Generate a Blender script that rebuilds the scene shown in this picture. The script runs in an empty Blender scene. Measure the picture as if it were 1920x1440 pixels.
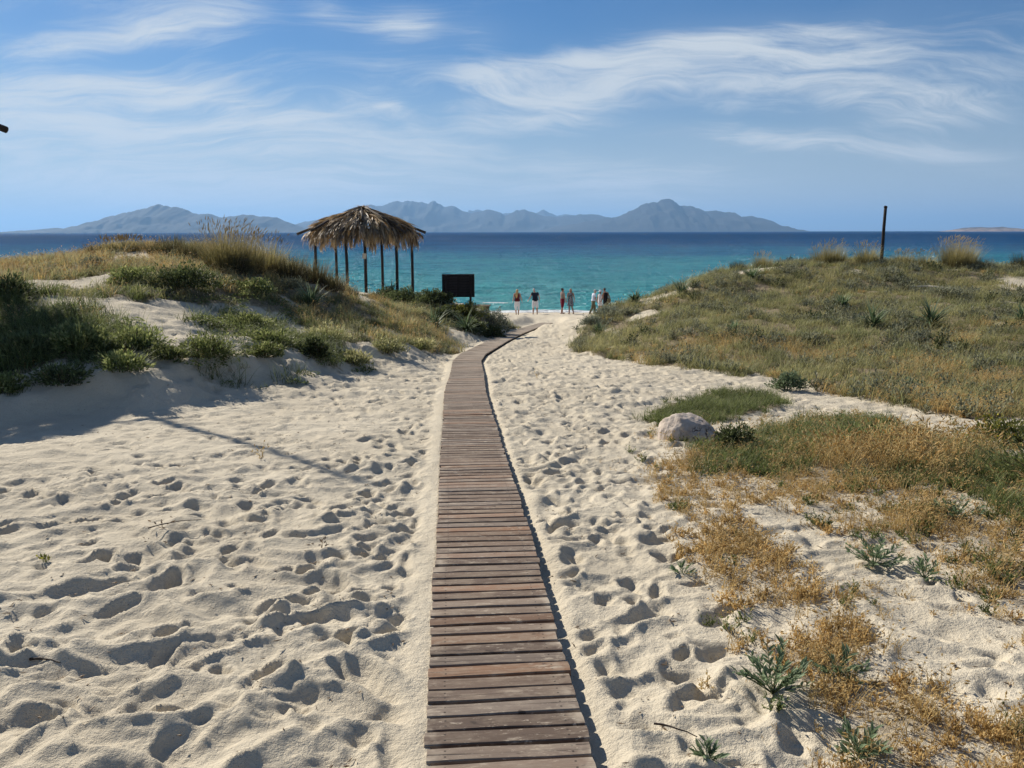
import bpy, bmesh, math, random
import numpy as np
from mathutils import Vector, Matrix, noise as mnoise

random.seed(7); rng = np.random.default_rng(7)
sc = bpy.context.scene
COL = sc.collection
R = math.radians
CAM_H = 6.0                     # eye height above sea level
SUN_EL, SUN_AZ = 31.0, -43.0    # degrees; azimuth measured from +Y (the view direction), negative = left

# ---------------------------------------------------------------- camera
cam_data = bpy.data.cameras.new('camera'); cam = bpy.data.objects.new('camera', cam_data); COL.objects.link(cam)
cam_data.sensor_width = 36.0; cam_data.lens = 30.0
cam_data.clip_start = 0.05; cam_data.clip_end = 120000
cam.location = (0, 0, CAM_H)
cam.rotation_euler = (R(90) - math.atan(286 / 1600.0), 0, 0)
cam.rotation_euler.rotate_axis('Z', R(-0.1))
sc.camera = cam
sc.render.resolution_x, sc.render.resolution_y = 1024, 768
sc.view_settings.view_transform = 'Standard'; sc.view_settings.look = 'None'
sc.view_settings.gamma = 1.0; sc.view_settings.use_curve_mapping = False
sc.view_settings.exposure = 0.6
sc.cycles.max_bounces = 6; sc.cycles.diffuse_bounces = 3; sc.cycles.glossy_bounces = 2
sc.cycles.transparent_max_bounces = 8; sc.cycles.volume_bounces = 0
sc.cycles.sample_clamp_indirect = 4.0

# ---------------------------------------------------------------- node helper
class NT:
    def __init__(s, tree): s.t = tree; s.n = tree.nodes; s.l = tree.links
    def new(s, typ, **kw):
        n = s.n.new(typ)
        for k, v in kw.items():
            if k == 'i':
                for a, b in v.items(): s.put(n.inputs[a], b)
            else: setattr(n, k, v)
        return n
    def put(s, sock, val):
        if isinstance(val, bpy.types.NodeSocket): s.l.new(val, sock)
        elif isinstance(val, bpy.types.Node): s.l.new(val.outputs[0], sock)
        else: sock.default_value = val
    def math(s, op, a, b=0.0, c=0.0, clamp=False):
        n = s.n.new('ShaderNodeMath'); n.operation = op; n.use_clamp = clamp
        s.put(n.inputs[0], a); s.put(n.inputs[1], b); s.put(n.inputs[2], c); return n.outputs[0]
    def mix(s, f, a, b, blend='MIX'):
        n = s.n.new('ShaderNodeMix'); n.data_type = 'RGBA'; n.blend_type = blend; n.clamp_factor = True
        s.put(n.inputs[0], f); s.put(n.inputs[6], a); s.put(n.inputs[7], b); return n.outputs[2]
    def ramp(s, f, stops, interp='LINEAR'):
        n = s.n.new('ShaderNodeValToRGB'); s.put(n.inputs[0], f); e = n.color_ramp.elements; n.color_ramp.interpolation = interp
        while len(e) > 1: e.remove(e[-1])
        e[0].position = stops[0][0]; e[0].color = (*stops[0][1], 1)
        for p, c in stops[1:]:
            x = e.new(p); x.color = (*c, 1)
        return n.outputs[0]
    def map(s, v, a, b, c=0.0, d=1.0, smooth=True):
        n = s.n.new('ShaderNodeMapRange'); n.interpolation_type = 'SMOOTHSTEP' if smooth else 'LINEAR'
        for k, x in enumerate((v, a, b, c, d)): s.put(n.inputs[k], x)
        return n.outputs[0]
    def noise(s, vec, scale, detail=3.0, rough=0.5, dist=0.0):
        n = s.n.new('ShaderNodeTexNoise'); n.inputs['Scale'].default_value = scale; n.inputs['Detail'].default_value = detail
        n.inputs['Roughness'].default_value = rough; n.inputs['Distortion'].default_value = dist
        if vec is not None: s.l.new(vec, n.inputs['Vector'])
        return n.outputs['Fac']
    def vmap(s, vec, scale=(1, 1, 1), loc=(0, 0, 0), rot=(0, 0, 0)):
        n = s.n.new('ShaderNodeMapping'); s.l.new(vec, n.inputs[0]); n.inputs[1].default_value = loc
        n.inputs[2].default_value = rot; n.inputs[3].default_value = scale; return n.outputs[0]

def c3(r, g, b): return (r, g, b, 1.0)

# ---------------------------------------------------------------- world: daylight sky with cirrus
world = bpy.data.worlds.new('World'); sc.world = world; world.use_nodes = True
w = NT(world.node_tree); w.n.clear()
sky = w.new('ShaderNodeTexSky'); sky.sky_type = 'NISHITA'; sky.sun_disc = False
sky.sun_elevation = R(SUN_EL); sky.sun_rotation = R(SUN_AZ); sky.altitude = 0
sky.air_density = 1.0; sky.dust_density = 0.15; sky.ozone_density = 4.0
CLOUD_BANKS = [(-1.23, 2.43, 0.63, 0.35, 4, 0.78), (-1.24, 2.88, 1.71, 0.62, 0, 0.32), (-0.12, 3.26, 2.28, 0.53, 0, 0.22), (-0.72, 2.01, 0.27, 0.15, -14, 0.3), (-1.03, 2.05, 0.35, 0.14, -3, 0.27), (-0.24, 2.07, 0.18, 0.15, -6, 0.35), (0.09, 2.52, 0.39, 0.39, 0, 0.36), (-0.39, 2.5, 0.13, 0.2, -33, 0.14), (0.39, 2.28, 0.74, 0.2, -9, 0.38), (0.61, 2.11, 0.42, 0.18, -6, 0.3), (1.18, 2.4, 0.39, 0.26, -7, 0.35), (0.86, 2.75, 0.64, 0.18, 0, 0.32), (1.4, 2.77, 0.41, 0.19, 3, 0.27), (0.83, 2.36, 0.35, 0.18, -6, 0.19), (-0.75, 2.59, 0.28, 0.11, 0, 0.2), (-0.53, 2.25, 0.28, 0.24, 0, -0.12), (-0.08, 2.24, 0.38, 0.09, -8, -0.06), (0.69, 2.6, 0.41, 0.09, 0, -0.16), (0.11, 2.01, 0.2, 0.14, 0, -0.05), (1.03, 2.06, 0.24, 0.16, 0, -0.05), (-0.43, 2.77, 0.46, 0.19, 0, -0.06), (-0.4, 2.02, 0.1, 0.14, 0, 0.16), (-0.07, 2.11, 0.1, 0.15, 0, 0.14)]
tc = w.new('ShaderNodeTexCoord')
sep = w.new('ShaderNodeSeparateXYZ', i={0: tc.outputs['Generated']})
zz = w.math('MAXIMUM', sep.outputs[2], 0.0)
den = w.math('ADD', zz, 0.25)
cx = w.math('DIVIDE', sep.outputs[0], den); cy = w.math('DIVIDE', sep.outputs[1], den)
pv = w.new('ShaderNodeCombineXYZ', i={0: cx, 1: cy, 2: 0.0}).outputs[0]
# SKY_CLOUDS
warp = w.new('ShaderNodeTexNoise', i={'Vector': pv, 'Scale': 1.3, 'Detail': 3.0})
wv = w.new('ShaderNodeVectorMath', operation='MULTIPLY_ADD', i={0: warp.outputs['Color'], 1: (0.7, 0.7, 0.0), 2: pv}).outputs[0]
big = w.noise(w.vmap(wv, (0.9, 1.0, 1), (3.1, 0.4, 0), (0, 0, R(-14))), 1.0, 3.0, 0.5)
streak = w.noise(w.vmap(wv, (1.3, 4.2, 1), (7.3, 1.9, 0), (0, 0, R(22))), 1.0, 6.0, 0.60, 0.3)
fibre = w.noise(w.vmap(wv, (4.0, 15.0, 1), (1.3, 5.1, 0), (0, 0, R(24))), 1.0, 6.0, 0.68, 0.35)
dens = w.math('MULTIPLY', big, 0.92)
def bank(cx0, cy0, rx, ry, rot, amp):      # a broad bank of cirrus, in units of the cloud deck's height
    m = w.new('ShaderNodeMapping', vector_type='TEXTURE', i={0: pv, 1: (cx0 , cy0, 0), 2: (0, 0, R(rot)), 3: (rx, ry, 1)})
    q = w.new('ShaderNodeVectorMath', operation='LENGTH', i={0: m.outputs[0]}).outputs['Value']
    return w.math('MULTIPLY', w.map(q, 0.0, 1.0, 1.0, 0.0), amp)
for bk in CLOUD_BANKS: dens = w.math('ADD', dens, bank(*bk))
cover_ = w.map(dens, 0.22, 0.80)
wisp = w.math('ADD', w.math('MULTIPLY', streak, 0.62), w.math('MULTIPLY', fibre, 0.48))
thr = w.math('SUBTRACT', 0.622, w.math('MULTIPLY', cover_, 0.26))
wisp = w.map(wisp, thr, w.math('ADD', thr, 0.30))
cl = w.math('MULTIPLY', w.math('ADD', w.math('MULTIPLY', wisp, 0.80), 0.16), w.math('ADD', 0.16, w.math('MULTIPLY', cover_, 0.84)))
hz = w.map(zz, 0.0, 0.19, 0.80, 0.0)
sun_dir = Vector((math.sin(R(SUN_AZ)) * math.cos(R(SUN_EL)), math.cos(R(SUN_AZ)) * math.cos(R(SUN_EL)), math.sin(R(SUN_EL))))
cloud_col = w.new('ShaderNodeRGB'); cloud_col.outputs[0].default_value = c3(8.8, 9.4, 9.8)
hsv = w.new('ShaderNodeHueSaturation', i={'Saturation': 1.34, 'Value': 0.80, 'Color': sky.outputs[0]})
blue = w.mix(1.0, hsv.outputs[0], c3(0.84, 0.97, 1.14), 'MULTIPLY')
blue = w.mix(hz, blue, c3(6.7, 7.5, 8.1))      # low moist air whitens the sky towards the horizon
skyc = w.mix(cl, blue, cloud_col.outputs[0])
bg = w.new('ShaderNodeBackground', i={0: skyc, 1: 0.05})
w.l.new(bg.outputs[0], w.new('ShaderNodeOutputWorld').inputs[0])

# ---------------------------------------------------------------- sun
sd = bpy.data.lights.new('sun', 'SUN'); sd.energy = 5.0; sd.angle = R(0.53); sd.color = (1.0, 0.93, 0.815)
sun = bpy.data.objects.new('sun', sd); COL.objects.link(sun)
sun.rotation_euler = sun_dir.to_track_quat('Z', 'Y').to_euler(); sun.location = (-20, 20, 40)

# ---------------------------------------------------------------- mesh helpers
def tag(o, label=None, cat=None, group=None, kind=None):
    for k, v in (('label', label), ('category', cat), ('group', group), ('kind', kind)):
        if v: o[k] = v
    return o
def link(name, me, mat=None, parent=None, loc=(0, 0, 0), rot=(0, 0, 0)):
    o = bpy.data.objects.new(name, me); COL.objects.link(o)
    if mat is not None and me is not None and len(me.materials) == 0: me.materials.append(mat)
    o.parent = parent; o.location = loc; o.rotation_euler = rot
    return o
def empty(name, loc=(0, 0, 0), rz=0.0):
    o = bpy.data.objects.new(name, None); COL.objects.link(o); o.location = loc; o.rotation_euler = (0, 0, rz)
    o.empty_display_size = 0.2
    return o
def np_mesh(name, v, f, smooth_shade=True):
    """v (n,3), f (m,k) arrays of one face size"""
    v = np.ascontiguousarray(v, np.float32); f = np.ascontiguousarray(f, np.int32)
    me = bpy.data.meshes.new(name); m, k = f.shape
    me.vertices.add(len(v)); me.vertices.foreach_set('co', v.ravel())
    me.loops.add(m * k); me.loops.foreach_set('vertex_index', f.ravel())
    me.polygons.add(m); me.polygons.foreach_set('loop_start', np.arange(0, m * k, k, dtype=np.int32))
    me.polygons.foreach_set('loop_total', np.full(m, k, np.int32))
    if smooth_shade: me.polygons.foreach_set('use_smooth', np.ones(m, bool))
    me.update(calc_edges=True); me.validate()
    return me
def grid_faces(nr, nc):
    a = np.arange(nr * nc).reshape(nr, nc)
    return np.stack([a[:-1, :-1], a[:-1, 1:], a[1:, 1:], a[1:, :-1]], -1).reshape(-1, 4)
def attr(me, name, vals):
    a = me.attributes.new(name, 'FLOAT', 'POINT'); a.data.foreach_set('value', np.ascontiguousarray(vals, np.float32))
def attr_node(t, name): return t.new('ShaderNodeAttribute', attribute_name=name).outputs['Fac']
def mat_new(name):
    m = bpy.data.materials.new(name); m.use_nodes = True; t = NT(m.node_tree); t.n.clear()
    out = t.new('ShaderNodeOutputMaterial'); return m, t, out
def simple_mat(name, col, rough=0.7, var=0.25, scale=8.0, bump=0.0, bscale=60.0, spec=0.3):
    m, t, out = mat_new(name)
    tc = t.new('ShaderNodeTexCoord').outputs['Object']
    n = t.noise(tc, scale, 4.0, 0.6)
    k = t.map(n, 0.3, 0.7, 1 - var, 1 + var, False)
    cc = t.new('ShaderNodeVectorMath', operation='SCALE', i={0: col[:3], 'Scale': k}).outputs[0]
    p = t.new('ShaderNodeBsdfPrincipled', i={'Base Color': cc, 'Roughness': rough, 'Specular IOR Level': spec})
    if bump: t.put(p.inputs['Normal'], t.new('ShaderNodeBump', i={'Strength': bump, 'Distance': 0.01, 'Height': t.noise(tc, bscale, 3.0)}).outputs[0])
    t.l.new(p.outputs[0], out.inputs[0]); return m

# numpy gradient noise (2D)
_perm = np.random.default_rng(3).permutation(512).astype(np.int64); _ang = np.random.default_rng(4).random(512) * 2 * np.pi
def pn(x, y, seed=0):
    xi = np.floor(x).astype(np.int64); yi = np.floor(y).astype(np.int64); xf = x - xi; yf = y - yi
    u = xf**3 * (xf * (xf * 6 - 15) + 10); v = yf**3 * (yf * (yf * 6 - 15) + 10)
    def g(ix, iy, dx, dy):
        h = _ang[_perm[(_perm[(ix + seed * 17) & 511] + iy) & 511]]
        return np.cos(h) * dx + np.sin(h) * dy
    a = g(xi, yi, xf, yf); b = g(xi + 1, yi, xf - 1, yf); c = g(xi, yi + 1, xf, yf - 1); d = g(xi + 1, yi + 1, xf - 1, yf - 1)
    return (a * (1 - u) + b * u) * (1 - v) + (c * (1 - u) + d * u) * v
def fbm(x, y, octv=3, seed=0):
    o = 0; a = 1.0; f = 1.0
    for k in range(octv):
        o = o + a * pn(x * f, y * f, seed + k); a *= 0.5; f *= 2.03
    return o
HAZE_DENSITY = 6e-5
# surveyed spot heights (x, y, z below/above the eye)
CTRL = [
  [-6.24,10.17,-2.18],[-8.19,10.16,-2.28],[-5.64,10.28,-2.14],[-6.61,12.22,-1.56],[-7.32,12.1,-1.62],[-9.84,12.41,-1.58],[-5.55,11.89,-1.67],[-5.77,13.98,-1.34],[-8.7,14.53,-1.12],[-11.42,14.54,-1.08],
  [-6.29,16.58,-1.03],[-8.0,16.06,-1.09],[-12.0,20.15,-0.94],[-13.8,23.2,-0.91],[-18.11,23.22,-0.79],[-12.36,23.23,-0.75],[-10.92,23.27,-0.51],[-8.86,22.78,-0.42],[-7.12,21.74,-0.58],[-6.38,20.17,-0.81],
  [-5.38,20.66,-0.9],[-4.73,21.12,-1.21],[-4.4,22.07,-1.54],[-4.2,24.06,-1.8],[-3.9,24.04,-1.89],[-4.94,15.43,-1.77],[-4.16,18.46,-1.89],[-3.44,15.16,-2.13],[-2.93,17.88,-2.28],[-2.19,19.35,-2.59],
  [-5.03,17.53,-1.36],[-4.48,12.66,-1.94],[-4.54,10.8,-2.1],[-3.89,12.01,-2.13],[-3.33,12.83,-2.13],[-2.92,14.42,-2.3],[-3.71,26.98,-2.51],[-1.75,28.0,-2.46],[-2.86,28.63,-2.36],[-0.97,28.28,-2.65],
  [-0.39,28.53,-2.92],[-1.37,24.16,-2.96],[-0.49,25.86,-3.07],[-6.3,36.12,-2.5],[-8.1,36.13,-2.46],[-4.5,36.07,-2.79],[-3.75,30.02,-2.55],[-2.15,26.42,-2.79],[-2.52,31.03,-2.59],[-1.47,23.34,-2.98],
  [-1.05,27.9,-3.03],[-1.16,30.96,-2.98],[-0.39,30.9,-3.28],[1.7,23.51,-3.15],[1.9,26.36,-3.11],[2.7,26.93,-2.79],[3.68,27.99,-2.52],[5.8,29.12,-1.89],[7.69,30.22,-1.42],[10.46,31.28,-1.2],
  [13.37,31.29,-1.11],[16.8,32.26,-1.36],[19.8,33.27,-1.4],[26.35,34.28,-1.44],[4.67,21.92,-2.38],[3.6,23.89,-2.75],[7.76,22.97,-2.21],[10.18,21.97,-2.11],[12.34,20.95,-2.14],[15.5,19.95,-2.04],
  [7.43,27.1,-1.84],[10.8,27.13,-1.68],[14.18,27.11,-1.76],[2.77,18.31,-2.71],[3.42,15.9,-2.56],[3.96,12.98,-2.43],[5.8,17.01,-2.6],[7.08,15.09,-2.5],[6.82,11.37,-2.33],[8.68,10.98,-2.25],
  [4.43,11.56,-2.38],[4.89,9.66,-2.2],[4.91,8.11,-2.1],[2.15,10.16,-2.28],[2.68,12.38,-2.37],[3.44,9.96,-2.23],[4.2,7.31,-2.02],[3.79,7.96,-2.05],[4.88,7.25,-2.06],[-9.0,-6.0,-1.72],
  [-5.0,-6.0,-1.72],[-2.5,-6.0,-1.72],[2.5,-6.0,-1.72],[5.0,-6.0,-1.68],[9.0,-6.0,-1.68],[-9.0,0.0,-1.73],[-5.0,0.0,-1.73],[-2.5,0.0,-1.73],[2.5,0.0,-1.73],[5.0,0.0,-1.69],
  [9.0,0.0,-1.69],[-9.0,3.0,-1.81],[-5.0,3.0,-1.81],[-2.5,3.0,-1.81],[2.5,3.0,-1.81],[5.0,3.0,-1.77],[9.0,3.0,-1.77],[-9.0,5.5,-1.9],[-5.0,5.5,-1.9],[-2.5,5.5,-1.9],
  [2.5,5.5,-1.9],[5.0,5.5,-1.86],[9.0,5.5,-1.86],[-2.5,8.0,-2.02],[-4.5,8.0,-2.02],[-9.0,7.0,-1.97],[2.5,8.5,-2.05],[-1.8,12.0,-2.26],[0.3,12.0,-2.26],[1.5,12.0,-2.26],
  [0.6,18.0,-2.68],[1.2,22.0,-2.96],[-40.0,46.0,-4.55],[-40.0,57.0,-5.42],[-40.0,62.0,-5.82],[-40.0,66.0,-6.15],[-40.0,75.0,-6.9],[-25.0,46.0,-4.55],[-25.0,57.0,-5.42],[-25.0,62.0,-5.82],
  [-25.0,66.0,-6.15],[-25.0,75.0,-6.9],[-14.0,46.0,-4.55],[-14.0,57.0,-5.42],[-14.0,62.0,-5.82],[-14.0,66.0,-6.15],[-14.0,75.0,-6.9],[-8.0,46.0,-4.55],[-8.0,57.0,-5.42],[-8.0,62.0,-5.82],
  [-8.0,66.0,-6.15],[-8.0,75.0,-6.9],[-3.0,46.0,-4.55],[-3.0,57.0,-5.42],[-3.0,62.0,-5.82],[-3.0,66.0,-6.15],[-3.0,75.0,-6.9],[2.0,46.0,-4.55],[2.0,57.0,-5.42],[2.0,62.0,-5.82],
  [2.0,66.0,-6.15],[2.0,75.0,-6.9],[6.0,46.0,-4.55],[6.0,57.0,-5.42],[6.0,62.0,-5.82],[6.0,66.0,-6.15],[6.0,75.0,-6.9],[12.0,46.0,-4.55],[12.0,57.0,-5.42],[12.0,62.0,-5.82],
  [12.0,66.0,-6.15],[12.0,75.0,-6.9],[20.0,46.0,-4.55],[20.0,57.0,-5.42],[20.0,62.0,-5.82],[20.0,66.0,-6.15],[20.0,75.0,-6.9],[32.0,46.0,-4.55],[32.0,57.0,-5.42],[32.0,62.0,-5.82],
  [32.0,66.0,-6.15],[32.0,75.0,-6.9],[45.0,46.0,-4.55],[45.0,57.0,-5.42],[45.0,62.0,-5.82],[45.0,66.0,-6.15],[45.0,75.0,-6.9],[-30.0,0.0,-1.4],[-30.0,10.0,-1.4],[-30.0,20.0,-0.7],
  [-30.0,30.0,-1.8],[-20.0,0.0,-1.4],[-20.0,10.0,-1.4],[-20.0,20.0,-0.7],[-20.0,30.0,-1.8],[22.0,0.0,-1.9],[22.0,10.0,-1.9],[22.0,22.0,-1.6],[22.0,32.0,-1.2],[32.0,0.0,-1.9],
  [32.0,10.0,-1.9],[32.0,22.0,-1.6],[32.0,32.0,-1.2],[-14.0,36.0,-2.6],[-10.0,38.0,-2.6],[-6.4,39.5,-2.9],[4.0,36.0,-3.6],[9.0,38.0,-2.6],[16.0,39.0,-2.3],[2.2,33.0,-3.6],
]
# outlines of plant cover on the ground (metres)
AREAS = {
  'R1': [[1.43,20.26],[2.0,26.14],[2.85,26.79],[3.91,28.45],[5.72,28.69],[7.52,29.54],[10.18,30.42],[13.1,30.65],[15.84,30.42],[18.04,30.29],[20.96,28.4],[7.5,9.85],[6.17,10.04],[5.54,10.16],[5.37,11.02],[5.13,12.05],[4.71,13.38],[4.42,15.35],[3.94,14.81],[3.37,15.68],[2.61,17.18],[1.59,19.4]],
  'R2': [[1.6,10.18],[2.1,11.35],[3.05,12.64],[3.82,12.51],[3.86,11.76],[3.24,10.78],[2.46,10.1],[1.6,9.27]],
  'R3': [[1.51,7.57],[1.9,7.97],[2.68,8.75],[3.67,10.16],[4.06,9.92],[4.37,9.54],[4.23,8.48],[4.45,8.06],[4.41,7.18],[4.7,6.36],[3.53,4.71],[3.32,5.29],[3.3,5.82],[3.1,6.12],[2.92,6.62],[2.51,6.44],[2.1,6.62],[1.63,6.8]],
  'D1': [[0.96,4.78],[1.35,5.59],[1.51,5.25],[1.55,4.6],[1.55,4.14],[1.25,3.91],[0.99,4.04]],
  'D2': [[1.97,6.46],[2.49,6.4],[2.97,6.54],[3.15,5.75],[3.3,5.25],[3.61,4.81],[2.47,3.19],[2.34,3.63],[2.35,4.12],[2.38,4.77],[2.26,5.07],[1.99,5.25],[1.84,5.65]],
  'D3': [[1.14,3.17],[1.47,3.41],[1.66,3.23],[1.73,3.03],[1.9,2.88],[2.36,2.77],[2.02,2.32],[1.04,2.32],[1.13,2.84]],
  'D4': [[1.08,3.65],[1.52,3.79],[1.54,3.35],[1.3,3.19],[1.04,3.27]],
  'D5': [[1.07,6.92],[1.58,7.43],[1.95,6.54],[2.54,6.54],[1.96,5.79],[1.36,5.65],[0.99,5.19]],
  'S1': [[0.93,7.59],[1.76,9.46],[4.25,11.08],[6.32,7.92],[2.02,2.32],[0.88,2.32],[0.86,3.43],[0.95,5.19]],
  'L1': [[-15.83,22.03],[-12.96,21.79],[-11.34,21.3],[-10.26,21.85],[-8.65,22.25],[-7.32,21.92],[-6.28,21.14],[-4.71,21.03],[-4.28,22.91],[-4.76,19.05],[-5.43,17.8],[-6.38,17.71],[-8.46,17.93],[-9.94,16.65],[-12.11,16.79]],
  'L2': [[-8.81,15.72],[-7.25,17.7],[-5.48,18.36],[-4.64,18.55],[-3.9,19.49],[-3.24,19.87],[-1.94,19.24],[-2.77,16.88],[-3.8,17.81],[-4.65,16.88],[-5.48,16.25],[-6.04,15.87],[-6.59,14.86],[-7.42,14.69]],
  'L3': [[-11.92,15.2],[-9.29,15.54],[-7.7,14.34],[-6.49,13.46],[-5.39,12.51],[-5.0,11.71],[-5.36,11.11],[-5.88,10.75],[-6.47,10.58],[-8.51,10.58]],
  'L4': [[-5.61,13.89],[-5.37,15.88],[-4.52,16.37],[-2.91,14.87],[-2.83,13.15],[-3.4,13.43],[-4.29,14.18],[-5.01,13.74]],
  'L8': [[-5.15,12.99],[-5.29,15.94],[-4.42,17.66],[-2.72,14.56],[-3.01,12.49],[-3.76,11.36],[-4.48,11.38]],
  'L5': [[-4.79,11.93],[-4.52,12.76],[-4.08,12.39],[-3.9,11.36],[-4.28,11.23],[-4.61,11.53]],
  'L6': [[-4.91,18.74],[-4.26,21.37],[-3.87,23.84],[-3.51,28.07],[-1.53,22.12],[-1.37,20.72],[-2.05,18.1],[-2.81,17.17],[-3.11,15.41],[-3.56,15.68],[-4.3,17.16]],
  'L7': [[-5.44,33.56],[-4.24,37.76],[-2.1,28.03],[-1.07,28.65],[-0.21,34.26],[0.0,33.15],[-1.29,25.74],[-2.09,25.63],[-3.04,24.27]],
}
# ---------------------------------------------------------------- terrain (heights measured from the eye point, +CAM_H above sea level)
def smooth(a, b, x):
    t = np.clip((x - a) / (b - a), 0, 1)
    return t * t * (3 - 2 * t)

def _spline(xs, ys):
    xs = np.array(xs, float); ys = np.array(ys, float)
    d = np.gradient(ys, xs)
    def f(x):
        x = np.asarray(x, float)
        i = np.clip(np.searchsorted(xs, x) - 1, 0, len(xs) - 2)
        h = xs[i + 1] - xs[i]; t = np.clip((x - xs[i]) / h, 0, 1)
        return ((2*t**3 - 3*t**2 + 1) * ys[i] + (t**3 - 2*t**2 + t) * h * d[i]
                + (-2*t**3 + 3*t**2) * ys[i+1] + (t**3 - t**2) * h * d[i+1])
    return f

walk_z = _spline([-8,-3,0,2.63,4.66,7.57,11.99,20,30,40,50,57,62,66,75],
                 [-1.72,-1.71,-1.725,-1.795,-1.861,-1.997,-2.26,-2.82,-3.5,-4.2,-4.93,-5.42,-5.82,-6.15,-6.9])
WALK = [(0.22,-0.6),(0.0,2.63),(-0.152,4.66),(-0.37,7.57),(-0.67,12.0),(-0.80,15.2),(-0.935,17.7),(-0.90,19.6),(-0.40,25.0),(0.06,29.0),(0.68,33.5),(1.62,39.4)]
WALK_Y = np.array([p[1] for p in WALK]); WALK_X = np.array([p[0] for p in WALK])

_c = np.array(CTRL)
def _tps_solve(c):
    n = len(c)
    r2 = ((c[:, None, :2] - c[None, :, :2]) ** 2).sum(-1)
    K = 0.5 * r2 * np.log(r2 + 1e-9) + np.eye(n) * 0.15
    Pm = np.c_[np.ones(n), c[:, :2]]
    A = np.zeros((n + 3, n + 3)); A[:n, :n] = K; A[:n, n:] = Pm; A[n:, :n] = Pm.T
    return np.linalg.solve(A, np.r_[c[:, 2], 0, 0, 0])
_w = _tps_solve(_c)
def _tps(x, y):
    out = _w[-3] + _w[-2] * x + _w[-1] * y
    for k in range(len(_c)):
        r2 = (x - _c[k, 0]) ** 2 + (y - _c[k, 1]) ** 2
        out += _w[k] * 0.5 * r2 * np.log(r2 + 1e-9)
    return out
# coarse lookup table, bicubic-free (0.25 m cells, bilinear is fine at this smoothness)
GX0, GX1, GY0, GY1, GS = -46.0, 46.0, -8.0, 76.0, 0.25
_gx = np.arange(GX0, GX1 + GS, GS); _gy = np.arange(GY0, GY1 + GS, GS)
_gxx, _gyy = np.meshgrid(_gx, _gy)
_tab = _tps(_gxx, _gyy)
_sea = smooth(44, 57, _gyy)
_tab = _tab * (1 - _sea) + walk_z(np.minimum(_gyy, 75)) * _sea
for _ in range(2):   # soften
    _p = np.pad(_tab, 1, mode='edge')
    _tab = (_p[1:-1, 1:-1] * 4 + _p[:-2, 1:-1] + _p[2:, 1:-1] + _p[1:-1, :-2] + _p[1:-1, 2:]) / 8
def walk_dist(x, y):
    """signed distance to the right of the boardwalk's centre line"""
    cx = np.interp(y, WALK_Y, WALK_X)
    sl = np.interp(y, (WALK_Y[1:] + WALK_Y[:-1]) / 2, np.diff(WALK_X) / np.diff(WALK_Y))
    return (x - cx) / np.sqrt(1 + sl ** 2)
BANK = np.array([(-7.41, 9.54), (-5.89, 9.58), (-5.16, 9.98), (-4.43, 10.53), (-3.82, 11.79), (-3.21, 12.66), (-2.8, 14.28), (-2.08, 16.45), (-1.49, 20.56)])
BANK_H = np.array([0.22, 0.26, 0.29, 0.29, 0.26, 0.24, 0.21, 0.15, 0.05])
def slip_face(x, y):
    """steep lee face where the left dune meets the trampled sand; faces away from the sun"""
    best = np.full(x.shape, 1e9); sd = np.zeros(x.shape); hh = np.zeros(x.shape)
    for k in range(len(BANK) - 1):
        a, b = BANK[k], BANK[k + 1]; e = b - a; L2 = (e ** 2).sum()
        t_ = np.clip(((x - a[0]) * e[0] + (y - a[1]) * e[1]) / L2, 0, 1)
        dx = x - a[0] - t_ * e[0]; dy = y - a[1] - t_ * e[1]; d = np.hypot(dx, dy); cr = e[0] * (y - a[1]) - e[1] * (x - a[0])
        m = d < best; best = np.where(m, d, best); sd = np.where(m, np.where(cr > 0, d, -d), sd); hh = np.where(m, BANK_H[k] + t_ * (BANK_H[k + 1] - BANK_H[k]), hh)
    sd = sd + 0.14 * np.sin(x * 2.3 + y * 1.1) + 0.08 * np.sin(x * 5.1 - y * 3.7)
    return hh * smooth(-0.12, 0.55, sd) * (1 - smooth(0.7, 3.4, sd))
def base_height(x, y):
    x = np.asarray(x, float); y = np.asarray(y, float)
    fx = np.clip((x - GX0) / GS, 0, len(_gx) - 1.001); fy = np.clip((y - GY0) / GS, 0, len(_gy) - 1.001)
    i = fx.astype(int); j = fy.astype(int); a = fx - i; b = fy - j
    h = (_tab[j, i] * (1-a) * (1-b) + _tab[j, i+1] * a * (1-b) + _tab[j+1, i] * (1-a) * b + _tab[j+1, i+1] * a * b)
    near = (x < -0.8) & (x > -9.5) & (y > 8.5) & (y < 22)
    if near.any():
        h = np.array(h); h[near] += slip_face(x[near], y[near])
    d = np.abs(walk_dist(x, y)); k = 1 - smooth(0.45, 1.1, d)
    k = k * (1 - smooth(40, 46, y))
    return h * (1 - k) + (walk_z(np.minimum(y, 75)) - 0.02) * k
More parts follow.
